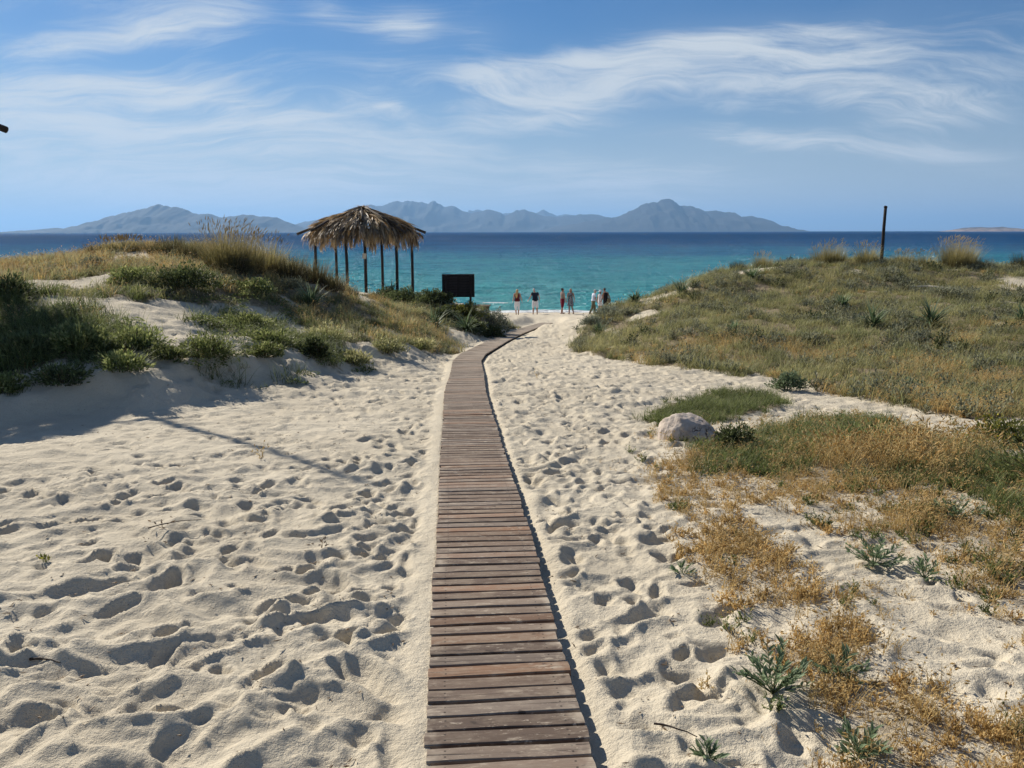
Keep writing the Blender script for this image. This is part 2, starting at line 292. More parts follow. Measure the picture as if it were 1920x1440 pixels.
# ---------------------------------------------------------------- plant cover tables
AREAS['R1'] = AREAS['R1'][:2] + [[x + 0.3, y + 3.5] for x, y in AREAS['R1'][2:11]] + AREAS['R1'][11:]
AREAS['L1'] = [[x - 0.2, y + 3.5] for x, y in AREAS['L1'][:9]] + AREAS['L1'][9:]
TX0, TY0, TS, TNX, TNY = -22.0, -1.0, 0.1, 480, 480
_tx, _ty = np.meshgrid(TX0 + np.arange(TNX) * TS, TY0 + np.arange(TNY) * TS)
def _sdf(poly):
    p = np.array(poly); q = np.roll(p, -1, 0)
    d = np.full(_tx.shape, 1e9); ins = np.zeros(_tx.shape, bool)
    for (ax, ay), (bx, by) in zip(p, q):
        ex, ey = bx - ax, by - ay; t = np.clip(((_tx - ax) * ex + (_ty - ay) * ey) / (ex * ex + ey * ey + 1e-9), 0, 1)
        d = np.minimum(d, np.hypot(_tx - ax - t * ex, _ty - ay - t * ey))
        cr = (ay > _ty) != (by > _ty)
        ins ^= cr & (_tx < ax + (_ty - ay) / (ey if abs(ey) > 1e-9 else 1e-9) * ex)
    return np.where(ins, d, -d)
SDF = {k: _sdf(v) for k, v in AREAS.items()}
def sdf(name, x, y):
    i = np.clip(((x - TX0) / TS).astype(int), 0, TNX - 1); j = np.clip(((y - TY0) / TS).astype(int), 0, TNY - 1)
    return SDF[name][j, i]
def cover(name, x, y, amp=0.35, edge=0.25, freq=1.3, seed=5):
    s = sdf(name, x, y)
    return smooth(-edge, edge, s + amp * fbm(x * freq, y * freq, 3, seed))
SMALL = ('R2', 'D1', 'D2', 'D3', 'D4', 'D5', 'L5')
def all_cover(x, y):
    o = np.zeros_like(x)
    for k in AREAS:
        if k in ('S1', 'L8'): continue
        a = (0.16, 0.12, 3.5) if k in SMALL else ((0.2, 0.2, 1.6) if k in ('R1', 'R3') else (0.45, 0.3, 1.1))
        wgt = {'D1': .45, 'D2': .5, 'D3': .5, 'D4': .4, 'D5': .25, 'L1': .8, 'L4': .6, 'L5': .45, 'R3': .75}.get(k, 0.9)
        o = np.maximum(o, wgt * cover(k, x, y, a[0], a[1], a[2]))
    bare = smooth(0.28, 0.55, fbm(x * 0.55 + 3, y * 0.4, 3, 31)) * 0.75
    # blown-out sandy patches on the dunes
    for (bx, by, br) in ((-5.9, 14.9, 0.9), (-3.6, 17.6, 0.7), (5.2, 28.6, 1.1), (8.5, 30.2, 1.1), (16.5, 27.0, 1.8), (-8.9, 20.6, 0.9), (-9.3, 15.0, 0.4), (4.2, 26.2, 0.6)):
        bare = np.maximum(bare, 0.9 * (1 - smooth(br * 0.5, br, np.hypot(x - bx, y - by) + 0.5 * fbm(x, y, 2, 77))))
    return o * (1 - bare)

def worley(x, y, seed):
    xi = np.floor(x).astype(np.int64); yi = np.floor(y).astype(np.int64); best = np.full(x.shape, 9.0)
    for dx in (-1, 0, 1):
        for dy in (-1, 0, 1):
            a, b = xi + dx, yi + dy
            h = _perm[(_perm[(a + seed * 13) & 511] + b) & 511]
            jx = (h * 0.61803) % 1.0; jy = (h * 0.7548777) % 1.0
            best = np.minimum(best, (a + jx - x) ** 2 + (b + jy - y) ** 2)
    return best
def relief(x, y, veg):
    """wind-softened, trampled sand"""
    wx = x + 0.34 * fbm(x * 1.05, y * 1.05, 2, 11) + 0.07 * pn(x * 4.3, y * 4.3, 12)
    wy = y + 0.30 * fbm(x * 1.05, y * 1.05, 2, 19) + 0.07 * pn(x * 4.3, y * 4.3, 20)
    rx = wx * 0.95 + wy * 0.30; ry = -wx * 0.30 + wy * 0.95
    tramp = smooth(-0.35, 0.35, fbm(x * 0.5, y * 0.5, 2, 23)); loc = smooth(-0.3, 0.35, pn(x * 1.3, y * 1.7, 29))
    big_ = 0.8 * (1 - smooth(1.8, 4.0, np.hypot(x + 2.2, y - 2.2)))
    b1 = np.minimum(worley(rx / 0.62, ry / 0.34, 1) * big_ + np.minimum(worley(rx / 0.40, ry / 0.25, 4), 0.7) * (1 - big_) * 0.75, 0.7)
    b2 = np.minimum(worley(wx / 0.21, wy / 0.15, 2), 0.7)
    rg = 1 - np.abs(pn(rx * 2.3, ry * 3.8, 37)) * 2.2
    r2 = 1 - np.abs(fbm(rx * 4.2, ry * 6.0, 2, 39)) * 2.0
    h = 0.054 * b1 * (0.25 + 0.75 * loc + 0.9 * big_) + 0.030 * b2 * (0.3 + 0.7 * tramp) * (1.1 - 0.5 * loc) + 0.026 * np.maximum(rg, 0) ** 1.6 * (1 + 0.9 * big_) + 0.013 * np.maximum(r2, 0) ** 1.5 * (0.35 + 0.65 * tramp)
    h += 0.046 * fbm(rx * 1.3, ry * 2.2, 3, 41) + 0.014 * fbm(wx * 6, wy * 8, 3, 43) * (0.3 + tramp)
    on_bank = slip_face(x, y) if len(x) < 2000 else np.where((x < -0.8) & (x > -9.5) & (y > 8.5) & (y < 22), slip_face(x, y), 0)
    h += 0.55 * np.clip(on_bank, 0, .4) * fbm(x * 2.2, y * 2.2, 3, 151)
    calm = np.maximum(1 - smooth(1.2, 3.2, np.hypot((x + 4.2) / 1.5, y - 9.0)), 0.75 * cover('S1', x, y, 0.3, 0.5))
    h = (h - 0.04) * (1 - 0.35 * calm) + 0.04
    h = (h - 0.04) * (1 - 0.72 * veg)
    # dune hummocks under the plants
    h += veg * (0.16 * fbm(x * 0.7, y * 0.7, 3, 51) + 0.05 * fbm(x * 2.6, y * 2.6, 2, 53)) * smooth(9, 13, y)
    return h

# ---------------------------------------------------------------- ground sheet
def build_ground():
    nc = 720
    tt = np.linspace(-1, 1, nc); th = R(52) * (0.45 * tt + 0.55 * tt ** 3)
    rr = [5.2]
    while rr[-1] < 84:
        r = rr[-1]; k = np.interp(r, [5.2, 7.8, 8.2, 13, 16, 34, 84], [.005, .004, .0015, .0016, .0026, .0042, .008]); rr.append(r * (1 + k))
    rr = np.array(rr); nr = len(rr)
    T, RR = np.meshgrid(th, rr)
    x = (RR * np.sin(T)).ravel(); y = (RR * np.cos(T) - 6.0).ravel()
    veg = all_cover(x, y)
    h = base_height(x, y)
    rel = relief(x, y, veg)
    # footprints: elongated pits with pushed-up rims
    n = 14000
    fx = rng.uniform(-7, 9, n); fy = rng.uniform(1.0, 30, n) ; fy = 1.0 + 29 * rng.random(n) ** 1.5
    fx = np.where(rng.random(n) < 0.6, rng.normal(0, 2.4, n) + np.interp(fy, WALK_Y, WALK_X), fx)
    fd = walk_dist(fx, fy); fv = all_cover(fx, fy)
    cq = np.maximum(1 - smooth(1.2, 3.0, np.hypot((fx + 4.2) / 1.5, fy - 9.0)), 0.8 * cover('S1', fx, fy, 0.3, 0.4))
    ok = (np.abs(fd) > 0.42) & (fv < 0.35) & (rng.random(n) > 0.6 * cq) & (rng.random(n) > 0.4 * (1 - smooth(2.0, 4.2, np.hypot(fx + 2.2, fy - 2.6)))) & (rng.random(n) < 0.5 + 0.8 * smooth(-.3, .3, fbm(fx * .8, fy * .8, 2, 121)))
    X2 = x.reshape(nr, nc); Y2 = y.reshape(nr, nc); rel2 = rel.reshape(nr, nc)
    XW = X2 + 0.06 * pn(X2 * 5.5, Y2 * 5.5, 81) + 0.025 * pn(X2 * 13, Y2 * 13, 82); YW = Y2 + 0.06 * pn(X2 * 5.5, Y2 * 5.5, 83) + 0.025 * pn(X2 * 13, Y2 * 13, 84)
    for k in np.nonzero(ok)[0]:
        L = rng.uniform(0.05, 0.115); Wd = rng.uniform(0.03, 0.062); dep = rng.uniform(0.006, 0.046) ** 1.0 * (1.0 if rng.random() < 0.6 else 0.45); an = rng.normal(0, 0.7)
        r0 = math.hypot(fx[k], fy[k] + 6); t0 = math.atan2(fx[k], fy[k] + 6); m = L * 1.9
        i0, i1 = np.searchsorted(rr, [r0 - m, r0 + m]); j0, j1 = np.searchsorted(th, [t0 - m / r0, t0 + m / r0])
        if i1 - i0 < 2 or j1 - j0 < 2: continue
        dx = XW[i0:i1, j0:j1] - fx[k]; dy = YW[i0:i1, j0:j1] - fy[k]
        a = (dx * math.sin(an) + dy * math.cos(an)) / L; b = (dx * math.cos(an) - dy * math.sin(an)) / Wd
        q = a * a + b * b
        rel2[i0:i1, j0:j1] += dep * (-np.exp(-q ** 1.1 * 1.0) + 0.32 * np.exp(-(np.sqrt(q) - 1.4) ** 2 * 5)) 
    rel = rel2.ravel()
    d = walk_dist(x, y); onw = (y < 39.6)
    k = np.where(onw, 1 - smooth(0.30, 0.46, np.abs(d)), 0)
    rel = rel * (1 - k)
    h = h + rel
    # sand drifted against the left edge, a shallow drop under and right of the boards
    side = np.where(d < 0, -0.012 - 0.10 * smooth(-0.285, -0.24, d), -0.066 - 0.046 * (1 - smooth(0.22, 0.30, d)) + 0.03 * smooth(0.32, 0.45, d))
    side = side + 0.012 * fbm(x * 3, y * 3, 2, 61) * smooth(0.29, 0.34, np.abs(d))
    h = np.where(onw & (k > 0), h * (1 - k) + (walk_z(np.minimum(y, 75)) + side) * k, h)
    v = np.stack([x, y, h + CAM_H], -1)
    me = np_mesh('beach_ground', v, grid_faces(nr, nc)[:, ::-1])
    attr(me, 'veg', veg)
    o = link('ground', me, sand_mat); tag(o, kind='structure')
    return o

sand_mat, t, out = mat_new('sand')
pos = t.new('ShaderNodeNewGeometry').outputs['Position']
veg = attr_node(t, 'veg')
n1 = t.noise(pos, 0.8, 4.0, 0.6); n2 = t.noise(pos, 40.0, 3.0, 0.7); n3 = t.noise(pos, 260.0, 2.0, 0.6)
sc1 = t.ramp(n1, [(0.3, (0.50, 0.438, 0.332)), (0.7, (0.58, 0.515, 0.398))])
sc1 = t.mix(t.map(n2, 0.35, 0.75, 0.0, 0.35), sc1, c3(0.42, 0.36, 0.27))
speck = t.map(t.noise(pos, 120.0, 1.0, 0.5), 0.70, 0.76, 0.0, 0.8)
sc1 = t.mix(speck, sc1, c3(0.16, 0.11, 0.07))
litter = t.ramp(t.noise(pos, 14.0, 5.0, 0.7), [(0.3, (0.055, 0.042, 0.022)), (0.5, (0.16, 0.115, 0.06)), (0.68, (0.33, 0.26, 0.17))])
vm = t.map(t.math('ADD', veg, t.math('MULTIPLY', t.math('SUBTRACT', t.noise(pos, 7.0, 4.0, 0.65), 0.5), 1.1)), 0.35, 0.75, 0.0, 0.85)
col = t.mix(vm, sc1, litter)
# damp sand near the waterline
sepp = t.new('ShaderNodeSeparateXYZ', i={0: pos})
wet = t.map(sepp.outputs[2], 0.02, 0.30, 1.0, 0.0)
col = t.mix(t.math('MULTIPLY', wet, 0.6), col, c3(0.20, 0.17, 0.13))
bmp = t.math('ADD', t.math('MULTIPLY', n2, 0.9), t.math('ADD', t.math('MULTIPLY', n3, 0.35), t.math('MULTIPLY', t.noise(pos, 12.0, 4.0, 0.65), 1.6)))
bump = t.new('ShaderNodeBump', i={'Strength': 0.8, 'Distance': 0.016, 'Height': bmp})
p = t.new('ShaderNodeBsdfPrincipled', i={'Base Color': col, 'Roughness': 0.92, 'Specular IOR Level': 0.15, 'Normal': bump.outputs[0]})
t.l.new(p.outputs[0], out.inputs[0])
ground = build_ground()
# fine height lookup for planting: sample the finished sheet through a BVH
from mathutils.bvhtree import BVHTree
def ground_z(x, y): return float(base_height(np.array([x]), np.array([y]))[0] + 0.0) + CAM_H
def ground_z_arr(x, y):
    v = all_cover(x, y); return base_height(x, y) + relief(x, y, v) + CAM_H

# ---------------------------------------------------------------- sea
def build_sea():
    nc = 460
    th = R(58) * np.linspace(-1, 1, nc)
    rr = [55.0]
    while rr[-1] < 1500: rr.append(rr[-1] * 1.0045 if rr[-1] < 420 else rr[-1] * 1.012)
    rr = np.array(rr + [2200, 4000, 9000, 25000, 70000]); nr = len(rr)
    T, RR = np.meshgrid(th, rr); x = (RR * np.sin(T)).ravel(); y = np.maximum(RR * np.cos(T), RR * 0.0 + 40).ravel(); r = RR.ravel()
    # wind waves running in towards the shore
    fade = (1 - smooth(300, 900, r)) * (0.35 + 0.65 * smooth(60, 95, y))
    wx = x + 3 * fbm(x * 0.05, y * 0.05, 2, 3); wy = y + 3.5 * fbm(x * 0.06, y * 0.06, 2, 8)
    a = fbm(wx * 0.055, wy * 0.16, 3, 71); b = fbm(wx * 0.22 + 5, wy * 0.5, 3, 73)
    z = 0.42 * (0.5 - np.abs(a)) + 0.30 * (0.4 - np.abs(b)) - 0.16
    z = z * fade
    # low swell lines turning over close in
    br = np.exp(-((y - 69.5 - 1.6 * fbm(x * 0.12, x * 0 + 3, 2, 5)) / 0.9) ** 2) * smooth(-0.25, 0.2, fbm(x * 0.16, x * 0 + 9, 2, 6))
    z += 0.26 * br
    me = np_mesh('sea_surface', np.stack([x, y, z], -1), grid_faces(nr, nc)[:, ::-1])
    line = 64.6 + 1.4 * fbm(x * 0.1, x * 0 + 1.7, 2, 15)
    foam = 1.25 * (1 - smooth(0.6, 1.9, np.abs(y - line + 0.7))) + 0.75 * br ** 2
    attr(me, 'foam', np.clip(foam, 0, 1))
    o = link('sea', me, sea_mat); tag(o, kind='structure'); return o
sea_mat, t, out = mat_new('sea_water')
pos = t.new('ShaderNodeNewGeometry').outputs['Position']
sepp = t.new('ShaderNodeSeparateXYZ', i={0: pos})
dist = t.math('LOGARITHM', t.math('MAXIMUM', sepp.outputs[1], 1.0), 10.0)
patch = t.math('MULTIPLY', t.math('SUBTRACT', t.noise(t.vmap(pos, (0.6, 1, 1)), 0.012, 3.0, 0.55), 0.5), 0.55)
dd = t.math('ADD', dist, patch)
dn = t.map(dd, 1.78, 3.1, 0.0, 1.0, False)
wc = t.ramp(dn, [(0.0, (0.13, 0.33, 0.30)), (0.06, (0.055, 0.325, 0.345)), (0.28, (0.022, 0.255, 0.325)), (0.46, (0.008, 0.150, 0.285)), (0.64, (0.005, 0.085, 0.225)), (1.0, (0.005, 0.052, 0.150))])
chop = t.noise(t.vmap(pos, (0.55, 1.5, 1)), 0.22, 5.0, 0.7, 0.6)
wc = t.mix(t.map(chop, 0.42, 0.56, 0.68, 0.0), wc, t.mix(1.0, wc, c3(0.42, 0.62, 0.72), 'MULTIPLY'))   # weed patches, and wave-facet shading painted into the water colour
foam = attr_node(t, 'foam')
fm = t.map(t.math('ADD', foam, t.math('MULTIPLY', t.math('SUBTRACT', t.noise(t.vmap(pos, (1, 1.8, 1)), 1.6, 4.0, 0.7), 0.5), 1.0)), 0.5, 0.72)
cap = t.map(t.noise(t.vmap(pos, (0.5, 1.0, 1)), 0.9, 3.0, 0.7), 0.775, 0.81, 0.0, 0.5)
fm = t.math('MAXIMUM', fm, cap)
wc = t.mix(fm, wc, c3(0.8, 0.83, 0.84))
bh = t.math('ADD', t.math('MULTIPLY', t.noise(t.vmap(pos, (0.6, 1.5, 1)), 0.35, 5.0, 0.62), 1.0), t.math('MULTIPLY', t.noise(t.vmap(pos, (0.8, 1.6, 1)), 2.6, 3.0, 0.6), 0.22))
bump = t.new('ShaderNodeBump', i={'Strength': 1.0, 'Distance': 3.4, 'Height': bh})
df = t.new('ShaderNodeBsdfDiffuse', i={0: wc, 'Normal': bump.outputs[0]})
gl = t.new('ShaderNodeBsdfGlossy', i={0: c3(0.9, 0.95, 1.0), 'Roughness': 0.20, 'Normal': bump.outputs[0]})
t.l.new(t.new('ShaderNodeMixShader', i={0: t.math('MULTIPLY', t.map(dist, 1.9, 3.0, 0.085, 0.02), t.math('SUBTRACT', 1.0, fm)), 1: df.outputs[0], 2: gl.outputs[0]}).outputs[0], out.inputs[0])
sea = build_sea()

# ---------------------------------------------------------------- islands across the strait
def island(name, sil, D, depth, seed, mat, bias=0.5):
    """sil: bearing tangent and elevation tangent pairs; D distance; depth of the landmass"""
    s = np.array(sil); n = 260
    u = np.linspace(s[0, 0], s[-1, 0], n); e = np.interp(u, s[:, 0], s[:, 1]); e = e * (1 + 0.13 * fbm(u * 70, u * 0 + seed, 4, seed))
    nd = 40; g = np.linspace(0, 1, nd)
    U, G = np.meshgrid(u, g)
    E = np.broadcast_to(e, U.shape) * D
    yy = D + (G - bias) * depth; xx = U * D + 0 * G
    prof = np.where(G < bias, (G / bias), ((1 - G) / (1 - bias)))
    sx = xx / (0.06 * D); sy = yy / (0.06 * D)
    spur = np.abs(fbm(sx * 1.3 + seed, sy * 0.9, 4, seed)) * 1.5
    z = E * (np.clip(prof, 0, 1) ** (0.75 + 0.9 * np.clip(spur, 0, 1) * (1 - prof))) 
    z = z * (1 - 0.42 * (1 - prof) * spur) + 0.02 * E * fbm(sx * 5, sy * 5, 3, seed + 5) * (1 - prof)
    z = np.where(G < 0.02, -20, z - 4)
    me = np_mesh(name, np.stack([xx.ravel(), yy.ravel(), z.ravel()], -1), grid_faces(nd, n))
    o = link(name, me, mat); return o
def P(l): return [((px - 960) / 1600.0 / 1.016, max(0.0, (434 - py) / 1600.0 / 1.016)) for px, py in l]
rock_mat, t, out = mat_new('island_scrub')
pos = t.new('ShaderNodeNewGeometry').outputs['Position']
nn = t.noise(pos, 0.004, 6.0, 0.65)
cc = t.ramp(nn, [(0.35, (0.018, 0.022, 0.022)), (0.55, (0.034, 0.035, 0.033)), (0.72, (0.062, 0.058, 0.052))])
p = t.new('ShaderNodeBsdfPrincipled', i={'Base Color': cc, 'Roughness': 0.95, 'Specular IOR Level': 0.1})
t.l.new(p.outputs[0], out.inputs[0])
cliff_mat, t, out = mat_new('pale_cliff')
pos = t.new('ShaderNodeNewGeometry').outputs['Position']
nz = t.new('ShaderNodeSeparateXYZ', i={0: pos}).outputs[2]
nn = t.noise(pos, 0.02, 5.0, 0.65)
cc = t.ramp(t.math('ADD', nn, t.map(nz, 5, 40, 0.12, -0.15)), [(0.35, (0.06, 0.055, 0.045)), (0.5, (0.17, 0.125, 0.095)), (0.7, (0.32, 0.24, 0.19))])
p = t.new('ShaderNodeBsdfPrincipled', i={'Base Color': cc, 'Roughness': 0.95, 'Specular IOR Level': 0.1})
t.l.new(p.outputs[0], out.inputs[0])
for nm, sil, D, dep, seed, m, lab in (
  ('mountain_island', [(60,434),(75,428),(105,424),(125,428),(150,430),(165,422),(190,412),(215,402),(250,393),(290,385),(318,382),(345,389),(375,399),(395,399),(420,405),(445,402),(475,400),(500,404),(520,405),(540,414),(560,422),(585,434)], 9500, 2200, 2, rock_mat, 'rounded blue hazy island left of the thatched shelter, rising to one broad summit'),
  ('mountain_island', [(520,434),(545,422),(575,414),(610,408),(650,395),(680,385),(720,382),(750,378),(775,374),(795,379),(815,376),(840,384),(860,390),(885,399),(900,394),(915,391),(935,396),(950,402),(965,396),(985,392),(1005,400),(1040,406),(1080,402),(1110,401),(1130,404),(1160,412),(1200,434)], 13500, 3200, 9, rock_mat, 'long blue mountain island behind the thatched shelter with a row of low peaks'),
  ('mountain_island', [(860,434),(880,393),(905,392),(930,399),(1000,399),(1020,395),(1050,402),(1100,404),(1140,410),(1180,434)], 17500, 2600, 14, rock_mat, 'palest far ridge showing between the low peaks of the strait'),
  ('mountain_island', [(1000,434),(1040,424),(1090,416),(1140,408),(1165,402),(1190,392),(1200,384),(1225,377),(1245,374),(1265,378),(1290,386),(1320,393),(1345,397),(1365,396),(1385,403),(1410,405),(1435,411),(1455,422),(1475,431),(1490,434)], 11500, 2600, 21, rock_mat, 'blue mountain island with a steep rocky summit right of the path end'),
  ('small_island', [(1778,434),(1788,430),(1810,426),(1830,425),(1880,425),(1905,427),(1922,431),(1945,434)], 6500, 700, 31, cliff_mat, 'small flat tan rocky islet on the horizon at the far right')):
    tag(island(nm, P(sil), D, dep, seed, m), lab, 'island', 'islands across the strait')

# ---------------------------------------------------------------- haze over the strait
hb = bmesh.new(); bmesh.ops.create_cube(hb, size=1.0)
hm = bpy.data.meshes.new('haze'); hb.to_mesh(hm); hb.free()
haze_mat, t, out = mat_new('sea_haze')
pvv = t.new('ShaderNodeVolumePrincipled', i={'Color': c3(0.33, 0.60, 1.0), 'Density': HAZE_DENSITY, 'Anisotropy': 0.2})
t.l.new(pvv.outputs[0], out.inputs['Volume'])
haze = link('haze', hm, haze_mat, None, (0, 30000, 393)); haze.scale = (90000, 90000, 850)
tag(haze, kind='stuff')
# ---------------------------------------------------------------- boardwalk: separate weathered planks on two bearers
wood_mat, t, out = mat_new('weathered_plank')
tc = t.new('ShaderNodeTexCoord').outputs['Object']
oi = t.new('ShaderNodeObjectInfo')
off = t.new('ShaderNodeVectorMath', operation='SCALE', i={0: (37.0, 11.0, 5.0), 'Scale': oi.outputs['Random']}).outputs[0]
wp = t.new('ShaderNodeNewGeometry').outputs['Position']
vec = t.new('ShaderNodeVectorMath', operation='ADD', i={0: tc, 1: off}).outputs[0]
grain = t.noise(t.vmap(vec, (1.6, 70, 30)), 1.0, 5.0, 0.65, 0.5)
blot = t.noise(t.vmap(vec, (6, 16, 8)), 1.0, 5.0, 0.68)
brown = t.ramp(oi.outputs['Random'], [(0.0, (0.110, 0.076, 0.056)), (0.3, (0.142, 0.096, 0.068)), (0.6, (0.162, 0.110, 0.076)), (0.78, (0.190, 0.114, 0.070)), (0.90, (0.245, 0.132, 0.074)), (1.0, (0.275, 0.148, 0.080))])
col = t.mix(t.map(blot, 0.42, 0.62, 0.0, 0.48), brown, c3(0.30, 0.235, 0.17))
age = t.math('FRACT', t.math('MULTIPLY', oi.outputs['Random'], 17.31))      # some planks greyer and paler, some nearly black
col = t.mix(t.map(age, 0.55, 1.0, 0.0, 0.45, False), col, c3(0.25, 0.215, 0.18))
col = t.mix(t.map(age, 0.35, 0.0, 0.0, 0.50, False), col, c3(0.065, 0.046, 0.036))
xx = t.math('ABSOLUTE', t.new('ShaderNodeSeparateXYZ', i={0: tc}).outputs[0])
split = t.math('MULTIPLY', t.map(grain, 0.40, 0.33, 0.0, 1.0), t.map(xx, 0.05, 0.28, 0.35, 1.0))
col = t.mix(split, col, c3(0.025, 0.018, 0.015))
col = t.mix(t.map(t.noise(t.vmap(vec, (11, 15, 9)), 1.0, 2.0, 0.5), 0.30, 0.24, 0.0, 0.8), col, c3(0.04, 0.028, 0.022))
fleck = t.map(t.noise(t.vmap(vec, (22, 75, 30)), 1.0, 4.0, 0.7), 0.60, 0.66, 0.0, 0.85)
dust = t.math('MULTIPLY', t.math('MAXIMUM', fleck, t.map(t.noise(t.vmap(vec, (7, 20, 14)), 1.0, 5.0, 0.72), 0.56, 0.66, 0.0, 0.75)), t.map(t.noise(wp, 1.7, 3.0, 0.6), 0.36, 0.58, 0.35, 1.0))
far_dust = t.map(t.new('ShaderNodeSeparateXYZ', i={0: wp}).outputs[1], 7.0, 24.0, 0.0, 0.58, False)   # more blown sand lies on the lower, beach end
far_dust = t.math('MULTIPLY', far_dust, t.map(t.noise(wp, 3.0, 4.0, 0.7), 0.25, 0.6, 0.55, 1.15))
edge_drift = t.math('MULTIPLY', t.map(xx, 0.20, 0.30, 0.0, 1.0), t.map(t.noise(wp, 4.5, 4.0, 0.65), 0.50, 0.66, 0.0, 0.85))   # sand blown on to the plank ends
dust = t.math('MAXIMUM', dust, edge_drift)
sy_ = t.new('ShaderNodeSeparateXYZ', i={0: tc}).outputs[1]
nail = t.math('ADD', t.math('POWER', t.math('SUBTRACT', xx, 0.225), 2.0), t.math('POWER', t.math('SUBTRACT', t.math('ABSOLUTE', sy_), 0.018), 2.0))
col = t.mix(t.map(nail, 0.000012, 0.000030, 0.9, 0.0), col, c3(0.03, 0.022, 0.018))
col = t.mix(t.math('MAXIMUM', dust, far_dust), col, c3(0.43, 0.36, 0.275))
bump = t.new('ShaderNodeBump', i={'Strength': 0.6, 'Distance': 0.004, 'Height': t.math('ADD', grain, t.math('MULTIPLY', blot, 0.4))})
p = t.new('ShaderNodeBsdfPrincipled', i={'Base Color': col, 'Roughness': 0.82, 'Specular IOR Level': 0.25, 'Normal': bump.outputs[0]})
t.l.new(p.outputs[0], out.inputs[0])

# arc-length walk
_s = np.r_[0, np.cumsum(np.hypot(np.diff(WALK_X), np.diff(WALK_Y)))]
def walk_at(s):
    x = float(np.interp(s, _s, WALK_X)); y = float(np.interp(s, _s, WALK_Y))
    e = 0.45; dx = np.interp(s + e, _s, WALK_X) - np.interp(s - e, _s, WALK_X); dy = np.interp(s + e, _s, WALK_Y) - np.interp(s - e, _s, WALK_Y)
    return x, y, math.atan2(-dx, dy)
def plank_mesh(L, Wd, th, seed, ends=0.003):
    r = random.Random(seed); bm = bmesh.new()
    nseg = 4; xs = [-L/2 + L * k / nseg for k in range(nseg + 1)]; b = 0.004
    prof = [(-Wd/2, -th), (-Wd/2, -b), (-Wd/2 + b, 0), (0, 0.0012), (Wd/2 - b, 0), (Wd/2, -b), (Wd/2, -th)]
    rings = []
    for k, x in enumerate(xs):
        ee = [r.uniform(-ends, ends) if k in (0, nseg) else 0 for _ in prof]; wob = r.uniform(-0.0025, 0.0025)
        rings.append([bm.verts.new((x + e, py + wob * (1 if py else 0), pz + r.uniform(-0.0008, 0.0008))) for (py, pz), e in zip(prof, ee)])
    for a, c in zip(rings, rings[1:]):
        for i in range(len(prof)):
            j = (i + 1) % len(prof); bm.faces.new((a[i], c[i], c[j], a[j]))
    bm.faces.new(rings[0]); bm.faces.new(rings[-1][::-1])
    bmesh.ops.recalc_face_normals(bm, faces=bm.faces)
    me = bpy.data.meshes.new('plank'); bm.to_mesh(me); bm.free(); me.materials.append(wood_mat); return me
plank_variants = [plank_mesh(0.585 + 0.012 * math.sin(k * 2.1), 0.0835 + 0.003 * math.cos(k * 1.7), 0.026, k) for k in range(14)]
wide_variants = [plank_mesh(0.59, 0.104, 0.026, 50 + k) for k in range(3)]
walkway = empty('boardwalk', (WALK_X[1], WALK_Y[1], float(walk_z(WALK_Y[1])) + CAM_H))
tag(walkway, 'narrow weathered plank boardwalk running across the sand down to the beach', 'boardwalk')
PITCH = 0.1005
s_pos = 1.0; idx = 0; far_parts = []
smax = _s[-1]
while s_pos < smax:
    sect = int(s_pos / 2.62); rs = random.Random(sect * 7 + 1)
    offx = rs.uniform(-0.010, 0.010); skew = rs.uniform(-0.012, 0.012); lift = rs.uniform(-0.004, 0.006)
    x, y, a = walk_at(s_pos); inloc = (s_pos - sect * 2.62)
    seam = inloc < PITCH * 2.2 and sect % 2 == 1
    rk = random.Random(idx + 999)
    me = wide_variants[idx % 3] if seam else plank_variants[rk.randrange(14)]
    z = float(walk_z(y)) + CAM_H + lift + rk.uniform(-0.002, 0.002)
    sl = float(walk_z(y + .2) - walk_z(y - .2)) / .4
    lat = offx + rk.uniform(-0.0025, 0.0025)
    loc = Vector((x + lat * math.cos(a), y + lat * math.sin(a), z))
    M = Matrix.Translation(loc) @ Matrix.Rotation(a + skew + rk.uniform(-0.007, 0.007), 4, 'Z') @ Matrix.Rotation(math.atan(sl) + rk.uniform(-0.012, 0.012), 4, 'X') @ Matrix.Rotation(rk.uniform(-0.006, 0.006), 4, 'Y')
    if rk.random() < 0.5: M = M @ Matrix.Rotation(math.pi, 4, 'Z')
    if idx < 300:
        o = bpy.data.objects.new('plank', me); COL.objects.link(o); o.parent = walkway
        o.matrix_parent_inverse = Matrix.Identity(4); o.matrix_basis = Matrix.Translation(-walkway.location) @ M
    else: far_parts.append((me, M))
    s_pos += (0.104 + 0.004 if seam else PITCH) + rk.uniform(-0.003, 0.003) + (0.006 if rk.random() < 0.1 else 0)
    idx += 1
if far_parts:
    bm = bmesh.new()
    for me, M in far_parts:
        n0 = len(bm.verts); bm.from_mesh(me); bm.verts.ensure_lookup_table()
        bmesh.ops.transform(bm, matrix=Matrix.Translation(-walkway.location) @ M, verts=bm.verts[n0:])
    me = bpy.data.meshes.new('far_planks'); bm.to_mesh(me); bm.free()
    o = link('plank_run', me, wood_mat, walkway); o['kind'] = 'stuff'
